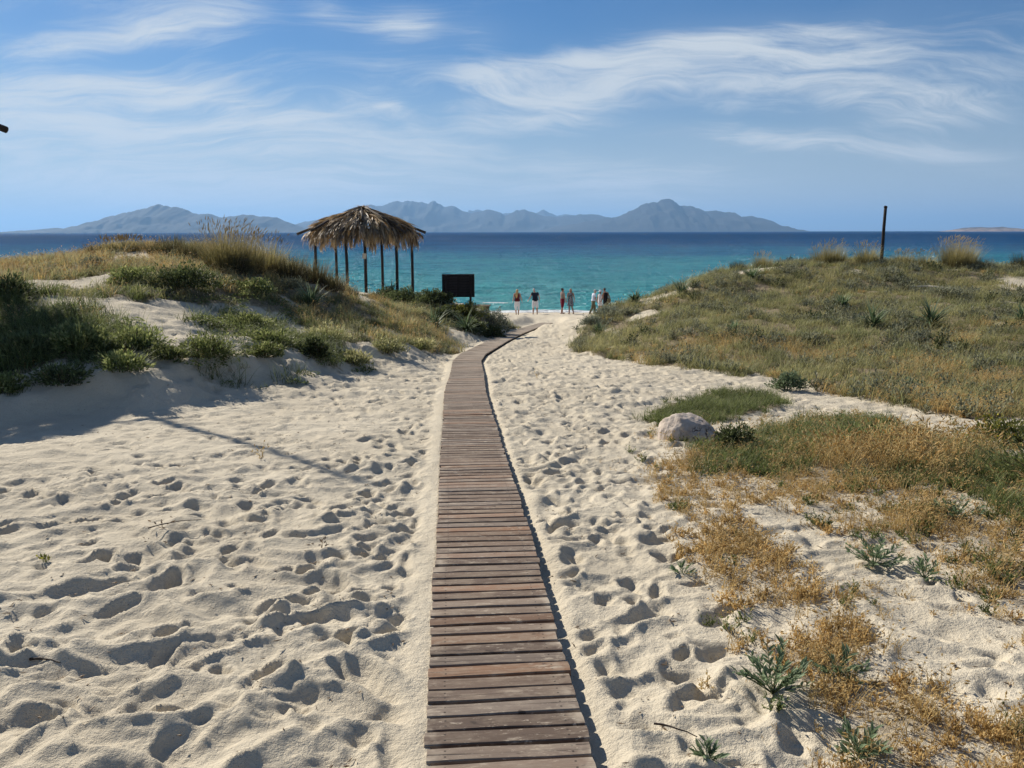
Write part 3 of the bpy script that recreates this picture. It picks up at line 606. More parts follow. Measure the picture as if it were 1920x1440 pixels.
# bearers under the planks
dark_wood = simple_mat('dark_wood', (0.035, 0.024, 0.018), 0.85, 0.35, 10, 0.4, 80)
for sgn in (-1, 1):
    pts = []
    ss = np.arange(0.9, smax, 0.6)
    V = []; F = []
    for q in ss:
        x, y, a = walk_at(q); cx = x + sgn * 0.225 * math.cos(a); cy = y + sgn * 0.225 * math.sin(a); z = float(walk_z(y)) + CAM_H - 0.031
        for (l, dz) in ((-0.035, -0.055), (0.035, -0.055), (0.035, 0), (-0.035, 0)):
            V.append((cx + l * math.cos(a) - walkway.location.x, cy + l * math.sin(a) - walkway.location.y, z + dz - walkway.location.z))
    for k in range(len(ss) - 1):
        for i in range(4):
            j = (i + 1) % 4; F.append((k*4+i, k*4+j, k*4+4+j, k*4+4+i))
    link('bearer', np_mesh('bearer', np.array(V), np.array(F), False), dark_wood, walkway)
# ---------------------------------------------------------------- plant materials
def leaf_mat(name, base, mid, tip, vary=0.35, transl=0.35, patch=None):
    """base/mid/tip colours run along the blade; every plant gets its own tint"""
    m, t, out = mat_new(name)
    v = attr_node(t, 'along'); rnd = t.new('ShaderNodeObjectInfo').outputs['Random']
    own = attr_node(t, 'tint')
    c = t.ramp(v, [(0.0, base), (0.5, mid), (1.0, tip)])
    if patch:
        pos = t.new('ShaderNodeNewGeometry').outputs['Position']
        pf = t.map(t.math('ADD', t.noise(pos, 0.45, 3.0, 0.6), t.math('MULTIPLY', t.math('SUBTRACT', rnd, 0.5), 0.35)), 0.42, 0.62)
        c = t.mix(t.math('MULTIPLY', pf, patch[1]), c, c3(*patch[0]))
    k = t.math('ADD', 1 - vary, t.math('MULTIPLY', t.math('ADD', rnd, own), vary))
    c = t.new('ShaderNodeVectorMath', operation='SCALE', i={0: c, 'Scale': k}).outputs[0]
    d = t.new('ShaderNodeBsdfPrincipled', i={'Base Color': c, 'Roughness': 0.6, 'Specular IOR Level': 0.25})
    tr = t.new('ShaderNodeBsdfTranslucent', i={0: c})
    t.l.new(t.new('ShaderNodeMixShader', i={0: transl, 1: d.outputs[0], 2: tr.outputs[0]}).outputs[0], out.inputs[0])
    return m
M_olive = leaf_mat('olive_dune_grass', (0.13, 0.125, 0.050), (0.255, 0.270, 0.105), (0.54, 0.50, 0.27), 0.55, 0.48, ((0.40, 0.31, 0.13), 0.32))
M_grey = leaf_mat('grey_green_herb', (0.09, 0.088, 0.052), (0.185, 0.190, 0.115), (0.30, 0.30, 0.20), 0.45, 0.4)
M_green = leaf_mat('green_grass', (0.06, 0.075, 0.024), (0.125, 0.155, 0.045), (0.30, 0.315, 0.13), 0.5, 0.45)
M_dark = leaf_mat('dark_foliage', (0.028, 0.034, 0.014), (0.058, 0.075, 0.028), (0.14, 0.165, 0.065), 0.55, 0.35)
M_gold = leaf_mat('golden_grass', (0.30, 0.20, 0.08), (0.50, 0.355, 0.14), (0.70, 0.54, 0.27), 0.35, 0.45)
M_rust = leaf_mat('rusty_dry_herb', (0.27, 0.165, 0.06), (0.49, 0.325, 0.12), (0.67, 0.50, 0.235), 0.5, 0.42)
M_blue = leaf_mat('blue_green_leaf', (0.075, 0.10, 0.05), (0.125, 0.175, 0.09), (0.23, 0.28, 0.16), 0.45, 0.35)
M_strap = leaf_mat('strap_leaf', (0.06, 0.08, 0.032), (0.10, 0.15, 0.07), (0.30, 0.34, 0.20), 0.5, 0.3)
M_yellow = leaf_mat('yellow_green_foliage', (0.04, 0.045, 0.012), (0.105, 0.115, 0.025), (0.26, 0.24, 0.05), 0.5, 0.35)
M_pale = leaf_mat('pale_grey_foliage', (0.07, 0.075, 0.05), (0.16, 0.18, 0.125), (0.30, 0.32, 0.24), 0.4, 0.3)
M_twig = leaf_mat('dry_twig', (0.09, 0.06, 0.035), (0.16, 0.11, 0.065), (0.27, 0.19, 0.11), 0.5, 0.0)
M_tuss = leaf_mat('tussock_grass', (0.11, 0.08, 0.032), (0.22, 0.195, 0.075), (0.44, 0.36, 0.17), 0.45, 0.45)
M_tdark = leaf_mat('dark_tussock', (0.035, 0.025, 0.014), (0.075, 0.065, 0.028), (0.17, 0.15, 0.07), 0.45, 0.35)
M_seed = leaf_mat('seed_head', (0.30, 0.225, 0.10), (0.40, 0.31, 0.145), (0.50, 0.41, 0.22), 0.35, 0.4)
M_flower = simple_mat('pale_pink_petal', (0.75, 0.62, 0.62), 0.6, 0.15)
M_yflower = simple_mat('yellow_petal', (0.62, 0.50, 0.03), 0.6, 0.15)

class Geo:
    """collects tapered ribbons and leaves"""
    def __init__(s): s.v = []; s.f = []; s.a = []; s.t = []
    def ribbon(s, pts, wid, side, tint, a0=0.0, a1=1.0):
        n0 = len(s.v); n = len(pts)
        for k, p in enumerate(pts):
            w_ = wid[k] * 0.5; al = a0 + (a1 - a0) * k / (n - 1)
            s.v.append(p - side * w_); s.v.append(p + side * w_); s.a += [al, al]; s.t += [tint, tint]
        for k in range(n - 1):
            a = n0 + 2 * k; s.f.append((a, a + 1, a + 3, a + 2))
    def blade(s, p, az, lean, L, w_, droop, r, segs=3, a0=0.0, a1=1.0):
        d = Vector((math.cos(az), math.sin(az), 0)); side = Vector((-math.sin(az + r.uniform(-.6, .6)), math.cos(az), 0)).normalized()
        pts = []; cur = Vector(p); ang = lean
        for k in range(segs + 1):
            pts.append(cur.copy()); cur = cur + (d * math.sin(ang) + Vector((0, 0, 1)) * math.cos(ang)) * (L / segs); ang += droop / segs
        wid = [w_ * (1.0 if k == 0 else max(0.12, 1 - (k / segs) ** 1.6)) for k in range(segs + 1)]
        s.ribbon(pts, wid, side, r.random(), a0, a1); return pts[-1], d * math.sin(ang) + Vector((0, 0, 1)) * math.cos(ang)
    def leaf(s, p, dr, L, w_, r, fold=0.25, a=(0.2, 1.0)):
        """six-point pointed leaf, creased on the midrib"""
        dr = Vector(dr).normalized(); up = Vector((0, 0, 1)); side = dr.cross(up)
        if side.length < 0.1: side = Vector((1, 0, 0))
        side.normalize(); nrm = side.cross(dr)
        roll = r.uniform(-0.7, 0.7); side = (side * math.cos(roll) + nrm * math.sin(roll)); nrm = side.cross(dr)
        p = Vector(p); n0 = len(s.v); ti = r.random()
        m1 = p + dr * L * 0.35; m2 = p + dr * L * 0.72 - nrm * L * 0.03
        for q, al in ((p, a[0]), (m1 - side * w_ / 2 + nrm * w_ * fold, .5), (m1 - nrm * w_ * 0.05, .4), (m1 + side * w_ / 2 + nrm * w_ * fold, .5),
                      (m2 - side * w_ * .36 + nrm * w_ * fold * .6, .8), (m2, .7), (m2 + side * w_ * .36 + nrm * w_ * fold * .6, .8), (p + dr * L - nrm * L * 0.08, a[1])):
            s.v.append(q); s.a.append(al); s.t.append(ti)
        for f in ((0, 2, 1), (0, 3, 2), (1, 2, 5, 4), (2, 3, 6, 5), (4, 5, 7), (5, 6, 7)): s.f.append(tuple(n0 + k for k in f))
    def quadleaf(s, p, dr, L, w_, r, al=None):
        dr = Vector(dr).normalized(); side = dr.cross(Vector((r.uniform(-1, 1), r.uniform(-1, 1), r.uniform(-1, 1))))
        if side.length < 0.05: side = Vector((1, 0, 0))
        side.normalize(); p = Vector(p); n0 = len(s.v); ti = r.random(); al = r.random() if al is None else al
        for q in (p, p + dr * L * .45 - side * w_ / 2, p + dr * L, p + dr * L * .45 + side * w_ / 2): s.v.append(q); s.a.append(al); s.t.append(ti)
        s.f.append((n0, n0 + 1, n0 + 2, n0 + 3))
    def spindle(s, p, dr, L, w_, r, a=(0.2, 1.0)):
        dr = Vector(dr).normalized(); x = dr.orthogonal().normalized(); y = dr.cross(x); n0 = len(s.v); ti = r.random(); p = Vector(p)
        s.v.append(p); s.a.append(a[0]); s.t.append(ti)
        for k in range(4):
            an = k * math.pi / 2; s.v.append(p + dr * L * .4 + (x * math.cos(an) + y * math.sin(an)) * w_ / 2); s.a.append(.5); s.t.append(ti)
        s.v.append(p + dr * L); s.a.append(a[1]); s.t.append(ti)
        for k in range(4):
            j = (k + 1) % 4; s.f.append((n0, n0 + 1 + k, n0 + 1 + j)); s.f.append((n0 + 5, n0 + 1 + j, n0 + 1 + k))
    def mesh(s, name, mat):
        me = bpy.data.meshes.new(name); me.from_pydata([tuple(q) for q in s.v], [], s.f); me.update()
        attr(me, 'along', s.a); attr(me, 'tint', s.t); me.materials.append(mat); return me

# ---------------------------------------------------------------- scattered ground cover (uncountable)
def scatter(name, label, cat, pts, rot, scl, idx, meshes):
    me = bpy.data.meshes.new(name); me.vertices.add(len(pts)); me.vertices.foreach_set('co', np.ascontiguousarray(pts, np.float32).ravel())
    a = me.attributes.new('rot', 'FLOAT_VECTOR', 'POINT'); a.data.foreach_set('vector', np.ascontiguousarray(rot, np.float32).ravel())
    attr(me, 'scl', scl)
    a = me.attributes.new('idx', 'INT', 'POINT'); a.data.foreach_set('value', np.ascontiguousarray(idx, np.int32))
    coll = bpy.data.collections.new(name + '_kinds')
    for k, m_ in enumerate(meshes):
        coll.objects.link(bpy.data.objects.new('%s_kind_%02d' % (name, k), m_))
    o = link(name, me); tag(o, label, cat, kind='stuff')
    ng = bpy.data.node_groups.new(name + '_scatter', 'GeometryNodeTree')
    ng.interface.new_socket('Geometry', in_out='INPUT', socket_type='NodeSocketGeometry')
    ng.interface.new_socket('Geometry', in_out='OUTPUT', socket_type='NodeSocketGeometry')
    N = ng.nodes; L = ng.links
    gi = N.new('NodeGroupInput'); go = N.new('NodeGroupOutput'); ip = N.new('GeometryNodeInstanceOnPoints')
    ci = N.new('GeometryNodeCollectionInfo'); ci.inputs[0].default_value = coll; ci.inputs[1].default_value = True; ci.inputs[2].default_value = True
    def na(nm, typ):
        n = N.new('GeometryNodeInputNamedAttribute'); n.data_type = typ; n.inputs[0].default_value = nm; return n.outputs[0]
    er = N.new('FunctionNodeEulerToRotation'); L.new(na('rot', 'FLOAT_VECTOR'), er.inputs[0])
    mp = N.new('GeometryNodeMeshToPoints'); L.new(gi.outputs[0], mp.inputs[0])
    L.new(mp.outputs[0], ip.inputs['Points']); L.new(ci.outputs[0], ip.inputs['Instance']); ip.inputs['Pick Instance'].default_value = True
    L.new(na('idx', 'INT'), ip.inputs['Instance Index']); L.new(er.outputs[0], ip.inputs['Rotation']); L.new(na('scl', 'FLOAT'), ip.inputs['Scale'])
    L.new(ip.outputs[0], go.inputs[0])
    md = o.modifiers.new('scatter', 'NODES'); md.node_group = ng
    return o

def mat_clump(seed, n, rad, L, w_, lean, droop, mat, segs=3, seeds=0.0):
    r = random.Random(seed); g = Geo()
    for k in range(n):
        a = r.uniform(0, 6.283); q = rad * math.sqrt(r.random()); p = (q * math.cos(a), q * math.sin(a), -0.015)
        l_ = L * r.uniform(0.45, 1.0); tip, d = g.blade(p, r.uniform(0, 6.283), r.uniform(0.05, lean), l_, w_ * r.uniform(.7, 1.2), r.uniform(0.2, droop), r, segs)
        if r.random() < seeds: g.spindle(tip, d, L * 0.16, w_ * 2.4, r, (0.9, 1.0))
    return g.mesh('clump', mat)
def herb_clump(seed, nst, H, leafL, leafW, mat, spread=1.0, nleaf=7):
    """low branching herb: thin stems with many tiny leaves"""
    r = random.Random(seed); g = Geo()
    for k in range(nst):
        az = r.uniform(0, 6.283); lean = r.uniform(0.2, 1.35) * spread; L = H * r.uniform(.5, 1.1)
        d = Vector((math.cos(az) * math.sin(lean), math.sin(az) * math.sin(lean), math.cos(lean)))
        base = Vector((r.uniform(-.02, .02), r.uniform(-.02, .02), -0.008)); side = d.cross(Vector((0, 0, 1))).normalized() if abs(d.z) < .99 else Vector((1, 0, 0))
        g.ribbon([base, base + d * L * .5, base + d * L + Vector((0, 0, -0.1 * L))], [leafW * .35, leafW * .3, leafW * .15], side, r.random())
        for j in range(nleaf):
            f = r.uniform(.15, 1.0); q = base + d * L * f
            dd = (d + Vector((r.uniform(-1, 1), r.uniform(-1, 1), r.uniform(-.3, .9))) * 0.9)
            g.quadleaf(q, dd, leafL * r.uniform(.6, 1.2), leafW * r.uniform(.6, 1.2), r)
    return g.mesh('herb', mat)
def creeper_clump(seed, n, rad, leafL, leafW, mat):
    r = random.Random(seed); g = Geo()
    for k in range(n):
        a = r.uniform(0, 6.283); q = rad * math.sqrt(r.random()); p = Vector((q * math.cos(a), q * math.sin(a), r.uniform(0.0, 0.10 * (1.2 - q / rad))))
        b = r.uniform(0, 6.283); g.leaf(p, (math.cos(b), math.sin(b), r.uniform(-.2, 1.0)), leafL * r.uniform(.6, 1.2), leafW * r.uniform(.7, 1.1), r)
    return g.mesh('creeper', mat)

def sample(names, dens, zone, amp=None, thresh=0.0, extra=None, seed=0):
    """random points over areas, thinned by cover and clumping noise"""
    x0, x1, y0, y1 = zone; r = np.random.default_rng(seed); n = int((x1 - x0) * (y1 - y0) * dens)
    x = r.uniform(x0, x1, n); y = r.uniform(y0, y1, n); cv = np.zeros(n)
    for k in names:
        sm = k in SMALL
        tr = k in ('R1', 'R3')
        cv = np.maximum(cv, cover(k, x, y, 0.16 if sm else (0.2 if tr else 0.45), 0.12 if sm else (0.2 if tr else 0.3), 3.5 if sm else (1.6 if tr else 1.1)))
    if extra is not None: cv = cv * extra(x, y)
    keep = (r.random(n) < cv) & (np.abs(walk_dist(x, y)) > 0.42)
    return x[keep], y[keep], r
def bare_k(x, y):
    # leave the blown-out patches nearly bare
    a = all_cover(x, y); return np.clip(a * 1.25, 0.05, 1)
def do_scatter(name, label, cat, specs, meshes):
    P_, Rt, S_, I_ = [], [], [], []
    for (x, y, r, ids, s0, s1) in specs:
        n = len(x)
        if n == 0: continue
        z = ground_z_arr(x, y)
        P_.append(np.stack([x, y, z], -1)); Rt.append(np.stack([r.normal(0, .12, n), r.normal(0, .12, n), r.uniform(0, 6.283, n)], -1))
        S_.append(r.uniform(s0, s1, n)); I_.append(r.choice(ids, n))
    return scatter(name, label, cat, np.concatenate(P_), np.concatenate(Rt), np.concatenate(S_), np.concatenate(I_), meshes)

# right dune: matted olive grass with grey herb and dry tufts
dune_kinds = [mat_clump(1, 40, .17, .26, .0085, 1.1, 1.5, M_olive), mat_clump(2, 40, .19, .20, .0085, 1.3, 1.4, M_olive), mat_clump(3, 34, .18, .34, .0080, 1.0, 1.7, M_olive, 3, .15),
              herb_clump(4, 18, .20, .040, .017, M_grey, 1.0, 9), herb_clump(5, 20, .17, .036, .016, M_pale, 1.0, 9), mat_clump(6, 40, .16, .30, .0055, .6, 1.1, M_gold, 3, .5),
              mat_clump(7, 44, .20, .24, .007, 1.0, 1.6, M_green), herb_clump(8, 18, .13, .030, .014, M_rust), herb_clump(9, 26, .24, .045, .020, M_dark, 1.0, 10)]
def dry_line(x, y): return smooth(15.5, 11.5, y) * smooth(3.0, 5.0, x)
xr, yr, r1 = sample(['R1'], 34, (0.5, 24, 8, 36), extra=lambda x, y: bare_k(x, y) * (0.45 + 0.55 * smooth(-.35, .05, fbm(x * 1.1, y * 1.1, 3, 141))), seed=1)
xg, yg, r2 = sample(['R1'], 16, (0.5, 24, 8, 36), extra=lambda x, y: bare_k(x, y) * smooth(-.1, .35, fbm(x * .5, y * .5, 2, 91)), seed=2)
xd, yd, r3 = sample(['R1'], 14, (2.5, 14, 8, 20), extra=lambda x, y: smooth(0.05, .35, fbm(x * .6, y * .6, 2, 95) + 0.55 * smooth(15, 10.5, y)), seed=3)
xh, yh, r4 = sample(['R1'], 12, (0.5, 24, 8, 36), extra=lambda x, y: bare_k(x, y) * smooth(.0, .4, fbm(x * .45 + 9, y * .45, 2, 97)), seed=4)
xk, yk, r5 = sample(['R1'], 4, (0.5, 24, 8, 36), extra=lambda x, y: bare_k(x, y) * smooth(.12, .45, fbm(x * .6 + 2, y * .6, 3, 99)), seed=5)
do_scatter('dune_grass', 'matted olive and straw coloured grass covering the right-hand dune', 'grass',
           [(xr, yr, r1, [0, 1, 2], .6, 1.35), (xg, yg, r2, [3, 4, 3], .8, 1.6), (xd, yd, r3, [5], .7, 1.3), (xh, yh, r4, [6, 7], .7, 1.2), (xk, yk, r5, [8, 3], .7, 1.6)], dune_kinds)

# left dune: straw coloured crest, creeping green leaves and long grass below
left_kinds = [mat_clump(21, 40, .18, .30, .0085, .9, 1.5, M_olive, 3, .1), mat_clump(22, 36, .16, .32, .0075, .7, 1.2, M_gold, 3, .35), mat_clump(23, 42, .17, .30, .0085, 1.0, 1.7, M_green),
              creeper_clump(24, 60, .20, .050, .034, M_green), creeper_clump(25, 56, .22, .055, .036, M_dark), mat_clump(26, 46, .2, .42, .0075, .9, 2.0, M_green),
              herb_clump(27, 18, .17, .030, .014, M_grey), mat_clump(28, 46, .18, .38, .0075, .8, 1.9, M_dark)]
S = []
x, y, r = sample(['L1'], 34, (-16, -3, 15.5, 27), extra=bare_k, seed=11); S.append((x, y, r, [0, 0, 1, 6], .7, 1.2))
x, y, r = sample(['L2'], 38, (-11, -1, 13, 22), extra=bare_k, seed=12); S.append((x, y, r, [2, 3, 3, 6, 0], .7, 1.2))
x, y, r = sample(['L3'], 42, (-13, -4, 9.5, 16.5), extra=bare_k, seed=13); S.append((x, y, r, [5, 7, 4, 3, 2, 5, 3], .8, 1.3))
x, y, r = sample(['L4', 'L5'], 30, (-6.5, -2, 10.5, 17.5), extra=bare_k, seed=14); S.append((x, y, r, [3, 2, 3, 4, 2], .6, 1.1))
x, y, r = sample(['L6'], 36, (-5.5, -0.8, 14.5, 31), extra=bare_k, seed=15); S.append((x, y, r, [0, 2, 0, 6, 1, 2], .7, 1.2))
x, y, r = sample(['L7'], 30, (-6, 1, 23, 41), seed=16); S.append((x, y, r, [2, 6, 0, 4], .8, 1.3))
x, y, r = sample(['L8'], 18, (-6.5, -2, 10.5, 17.5), extra=lambda x, y: smooth(-.25, .3, fbm(x * 1.3, y * 1.3, 2, 131)), seed=19); S.append((x, y, r, [3, 2, 3, 5], .5, .95))
x, y, r = sample(['L4', 'L5'], 16, (-6.5, -2, 10.5, 17.5), seed=18); S.append((x, y, r, [5, 2, 3], .7, 1.1))
x, y, r = sample(['L1', 'L2', 'L3', 'L4', 'L5', 'L6'], 3, (-13, -0.8, 10, 27), seed=17); S.append((x, y, r, [2, 3, 1, 0], .6, 1.1))
do_scatter('dune_plants', 'mixed green and straw coloured grasses and creepers over the left-hand dune', 'ground cover', S, left_kinds)

# right foreground: rusty herbs, golden grass, green mats
fore_kinds = [herb_clump(41, 12, .085, .016, .0065, M_rust, 1.0, 10), herb_clump(42, 14, .075, .015, .006, M_rust, 1.0, 10), herb_clump(43, 10, .06, .013, .006, M_gold, 1.0, 9),
              mat_clump(44, 26, .06, .15, .0035, .9, 1.2, M_gold, 3, .5), mat_clump(45, 22, .05, .20, .0035, .6, 1.0, M_gold, 3, .8), herb_clump(46, 14, .10, .020, .007, M_green, 1.0, 10),
              mat_clump(47, 36, .09, .26, .0040, .55, 1.0, M_gold, 3, .9), mat_clump(48, 40, .10, .20, .0045, .9, 1.4, M_green), herb_clump(49, 4, .05, .012, .005, M_twig, 1.2, 4), herb_clump(50, 5, .07, .010, .0045, M_rust, 1.2, 5)]
S = []
x, y, r = sample(['D1', 'D3', 'D4'], 460, (0.7, 4, 2.0, 6), extra=lambda x, y: 0.25 + 0.75 * smooth(-.2, .25, fbm(x * 2.6, y * 2.6, 3, 111)), seed=31); S.append((x, y, r, [0, 1, 0, 2, 3], .6, 1.25))
x, y, r = sample(['D2'], 340, (1.5, 4.5, 3, 7), extra=lambda x, y: 0.12 + 0.88 * smooth(-.15, .3, fbm(x * 2.0, y * 2.0, 3, 113)), seed=32); S.append((x, y, r, [2, 0, 3, 4, 5, 2], .6, 1.25))
x, y, r = sample(['D5'], 170, (0.7, 3, 5, 8), seed=33); S.append((x, y, r, [0, 2, 9, 3], .6, 1.2))
x, y, r = sample(['R3'], 150, (1.2, 6, 4.5, 10.6), extra=lambda x, y: smooth(-.35, .1, fbm(x * 1.1, y * 1.1, 2, 101)), seed=34); S.append((x, y, r, [5, 7, 5, 3, 7], .8, 1.5))
x, y, r = sample(['R3'], 46, (2.6, 6, 4.5, 10.6), extra=lambda x, y: smooth(-.15, .25, fbm(x * .9 + 4, y * .9, 2, 103)) * smooth(8.6, 7.6, y), seed=35); S.append((x, y, r, [6, 4], .9, 1.6))
x, y, r = sample(['R2'], 120, (1.2, 4.4, 9, 13), seed=36); S.append((x, y, r, [5, 7], .8, 1.3))
x, y, r = sample(['S1'], 210, (0.6, 6, 1.8, 11.5), extra=lambda x, y: 0.05 + 0.55 * smooth(.05, .5, fbm(x * 1.6, y * 1.6, 3, 105)), seed=37); S.append((x, y, r, [9, 0, 2, 8, 3, 5], .5, 1.1))
x, y, r = sample(['S1'], 110, (0.6, 6, 1.8, 11.5), extra=lambda x, y: 0.5 + 0 * x, seed=38); S.append((x, y, r, [8, 9], .3, .8))
do_scatter('dry_ground_cover', 'rusty and golden dry herbs and grass on the sand at the right', 'ground cover', S, fore_kinds)

# debris: bits of dry stem and seed on bare sand
r = np.random.default_rng(77); n = 2600
x = r.normal(0, 3.0, n); y = 1.6 + 12 * r.random(n) ** 1.3; k = (np.abs(walk_dist(x, y)) > .36); x, y = x[k], y[k]
def bit(seed):
    rr = random.Random(seed); g = Geo()
    for q in range(rr.randint(1, 3)):
        a = rr.uniform(0, 6.283); L = rr.uniform(.012, .05); p = Vector((rr.uniform(-.02, .02), rr.uniform(-.02, .02), .004)); d = Vector((math.cos(a), math.sin(a), rr.uniform(-.1, .3)))
        g.spindle(p, d, L, rr.uniform(.003, .008), rr)
    return g.mesh('bit', M_twig)
z = ground_z_arr(x, y)
scatter('plant_litter', 'tiny dark bits of dry stem and leaf strewn on the bare sand', 'plant litter', np.stack([x, y, z], -1), np.stack([0 * x, 0 * x, r.uniform(0, 6.28, len(x))], -1), r.uniform(.4, 1.3, len(x)), r.integers(0, 6, len(x)), [bit(k) for k in range(6)])
# ---------------------------------------------------------------- individual plants, rock and wood on the dunes
def gz(x, y): return float(ground_z_arr(np.array([float(x)]), np.array([float(y)]))[0])

def tussock(x, y, h, label, dark=False, n=170, seeds=0.3, lean=0.0):
    r = random.Random(int(x * 100 + y * 7)); g = Geo(); sd_ = Geo(); rad = 0.22 + 0.22 * h
    for k in range(n):
        a = r.uniform(0, 6.283); q = rad * math.sqrt(r.random()); az = a + r.uniform(-.6, .6)
        L = h * r.uniform(.55, 1.12)
        tip, d = g.blade((q * math.cos(a), q * math.sin(a), -0.03), az, r.uniform(.0, .42), L, .013 * r.uniform(.7, 1.2), r.uniform(.15, .9), r, 4)
        if r.random() < seeds * 0.5 and not dark:
            L2 = h * r.uniform(.85, 1.18); tip, d = g.blade((q * math.cos(a) * .6, q * math.sin(a) * .6, -0.03), az + .3, r.uniform(0, .3), L2, .007, r.uniform(.1, .4), r, 4, .5, 1)
            sd_.spindle(tip, (d + Vector((.35, -.1, .1))).normalized(), .10 + .05 * r.random(), .018, r)
    e = empty('grass_tussock', (x, y, gz(x, y))); tag(e, label, 'grass tussock', 'tall grass tussocks on the dune crests')
    link('blades', g.mesh('blades', M_tdark if dark else M_tuss), None, e)
    if sd_.v: link('seed_heads', sd_.mesh('seed_heads', M_seed), None, e)['kind'] = 'stuff'
    return e
for (x, y, h, lab, dk) in (
  (-10.41, 21.74, .35, 'small dark grass tussock furthest left on the skyline of the left dune', True), (-9.93, 21.56, .34, 'low wispy tussock right of the small dark one on the left dune skyline', False),
  (-9.63, 21.82, .30, 'short pale tussock left of the bare sand cap of the left dune', False), (-8.57, 21.02, .30, 'small tussock at the left foot of the dark clump on the left dune crest', True),
  (-8.39, 21.39, .50, 'broad dark tussock on the crest right of the bare sand cap', True), (-7.57, 20.47, .55, 'dark rounded tussock leaning over the dry grass of the left crest', True),
  (-6.34, 19.10, .95, 'tallest golden grass tussock on the left dune, reaching above the horizon', False), (-6.08, 19.52, .85, 'tall olive tussock pressed against the right side of the tallest one', False),
  (-5.76, 20.20, .75, 'upright tussock just right of the tallest pair on the left dune', False), (-5.21, 20.21, .66, 'mid-high tussock where the left crest begins to fall towards the shelter', True),
  (-4.76, 20.69, .60, 'dark green tussock on the slope left of the shelter posts', True), (-4.40, 20.80, .50, 'low green tussock in front of the leftmost shelter posts', True),
  (-4.25, 22.12, .32, 'smallest tussock at the foot of the slope before the middle shelter post', True),
  (8.11, 30.76, .40, 'low brown tussock at the left shoulder of the right dune', True), (9.03, 31.0, .48, 'wispy tussock left of centre on the right dune skyline', False),
  (11.11, 30.94, .62, 'pale feathery tussock left of the twin on the right dune skyline', False), (11.49, 30.78, .72, 'tall feathery tussock nearest the middle of the right dune skyline', False),
  (12.67, 30.76, .66, 'golden feathery tussock just left of the dark post', False), (13.92, 30.77, .46, 'short tussock just right of the dark post', False),
  (14.5, 30.37, .56, 'loose feathery tussock between the post and the big rounded clump', False), (15.71, 30.71, .95, 'big rounded golden tussock right of the dark post', False),
  (16.3, 31.1, .92, 'second big golden tussock merging with the right side of the rounded clump', False), (17.1, 31.3, .5, 'dark low tussock at the right end of the big golden clump', True),
  (18.27, 30.78, .58, 'brown tussock cut by the right edge of the picture', True)):
    tussock(x, y, h * 1.05, lab, dk, 620 if h > .8 else 380)

def rosette(x, y, h, label, dry=False):
    r = random.Random(int(x * 31 + y * 57)); g = Geo(); n = r.randint(54, 70)
    for k in range(n):
        az = r.uniform(0, 6.283); lean = r.uniform(.1, 1.25); L = h * r.uniform(.85, 1.4)
        g.blade((r.uniform(-.07, .07), r.uniform(-.07, .07), .03), az, lean, L, .050 * r.uniform(.8, 1.2), r.uniform(.3, 1.3), r, 5)
    o = link('strap_leaf_plant', g.mesh('strap_leaf_plant', M_strap), None, None, (x, y, gz(x, y)))
    return tag(o, label, 'plant', 'strap-leaved dune plants')
for x, y, h, lab in (
  (5.55, 28.0, .60, 'strap-leaved plant on the left shoulder of the right dune, above the bare sand streak'), (7.86, 28.2, .56, 'strap-leaved plant on the pale sand below the right dune crest'),
  (4.15, 28.87, .45, 'small strap-leaved plant on the lowest left skyline of the right dune, by the water'), (9.83, 19.96, .62, 'pale bright strap-leaved plant, rightmost of the pair halfway up the right dune'),
  (8.61, 20.26, .58, 'dark strap-leaved plant left of the bright one halfway up the right dune'), (9.01, 23.25, .42, 'small strap-leaved plant above the dark one on the right dune'),
  (11.95, 19.89, .48, 'strap-leaved plant cut by the right edge of the picture on the right dune'), (-4.43, 18.88, .50, 'strap-leaved plant on the green slope left below the shelter'),
  (-2.14, 23.53, .62, 'strap-leaved plant at the dune foot left of the boardwalk bend'), (-1.35, 25.55, .58, 'strap-leaved plant in the shade below the dark signboard'),
  (-4.75, 33.6, .55, 'strap-leaved plant on the mound in front of the shelter posts'), (2.56, 25.12, .42, 'low strap-leaved plant on the path side of the right dune tip'), (5.37, 20.6, .28, 'tiny strap-leaved plant low on the right dune slope')):
    rosette(x, y, h, lab)

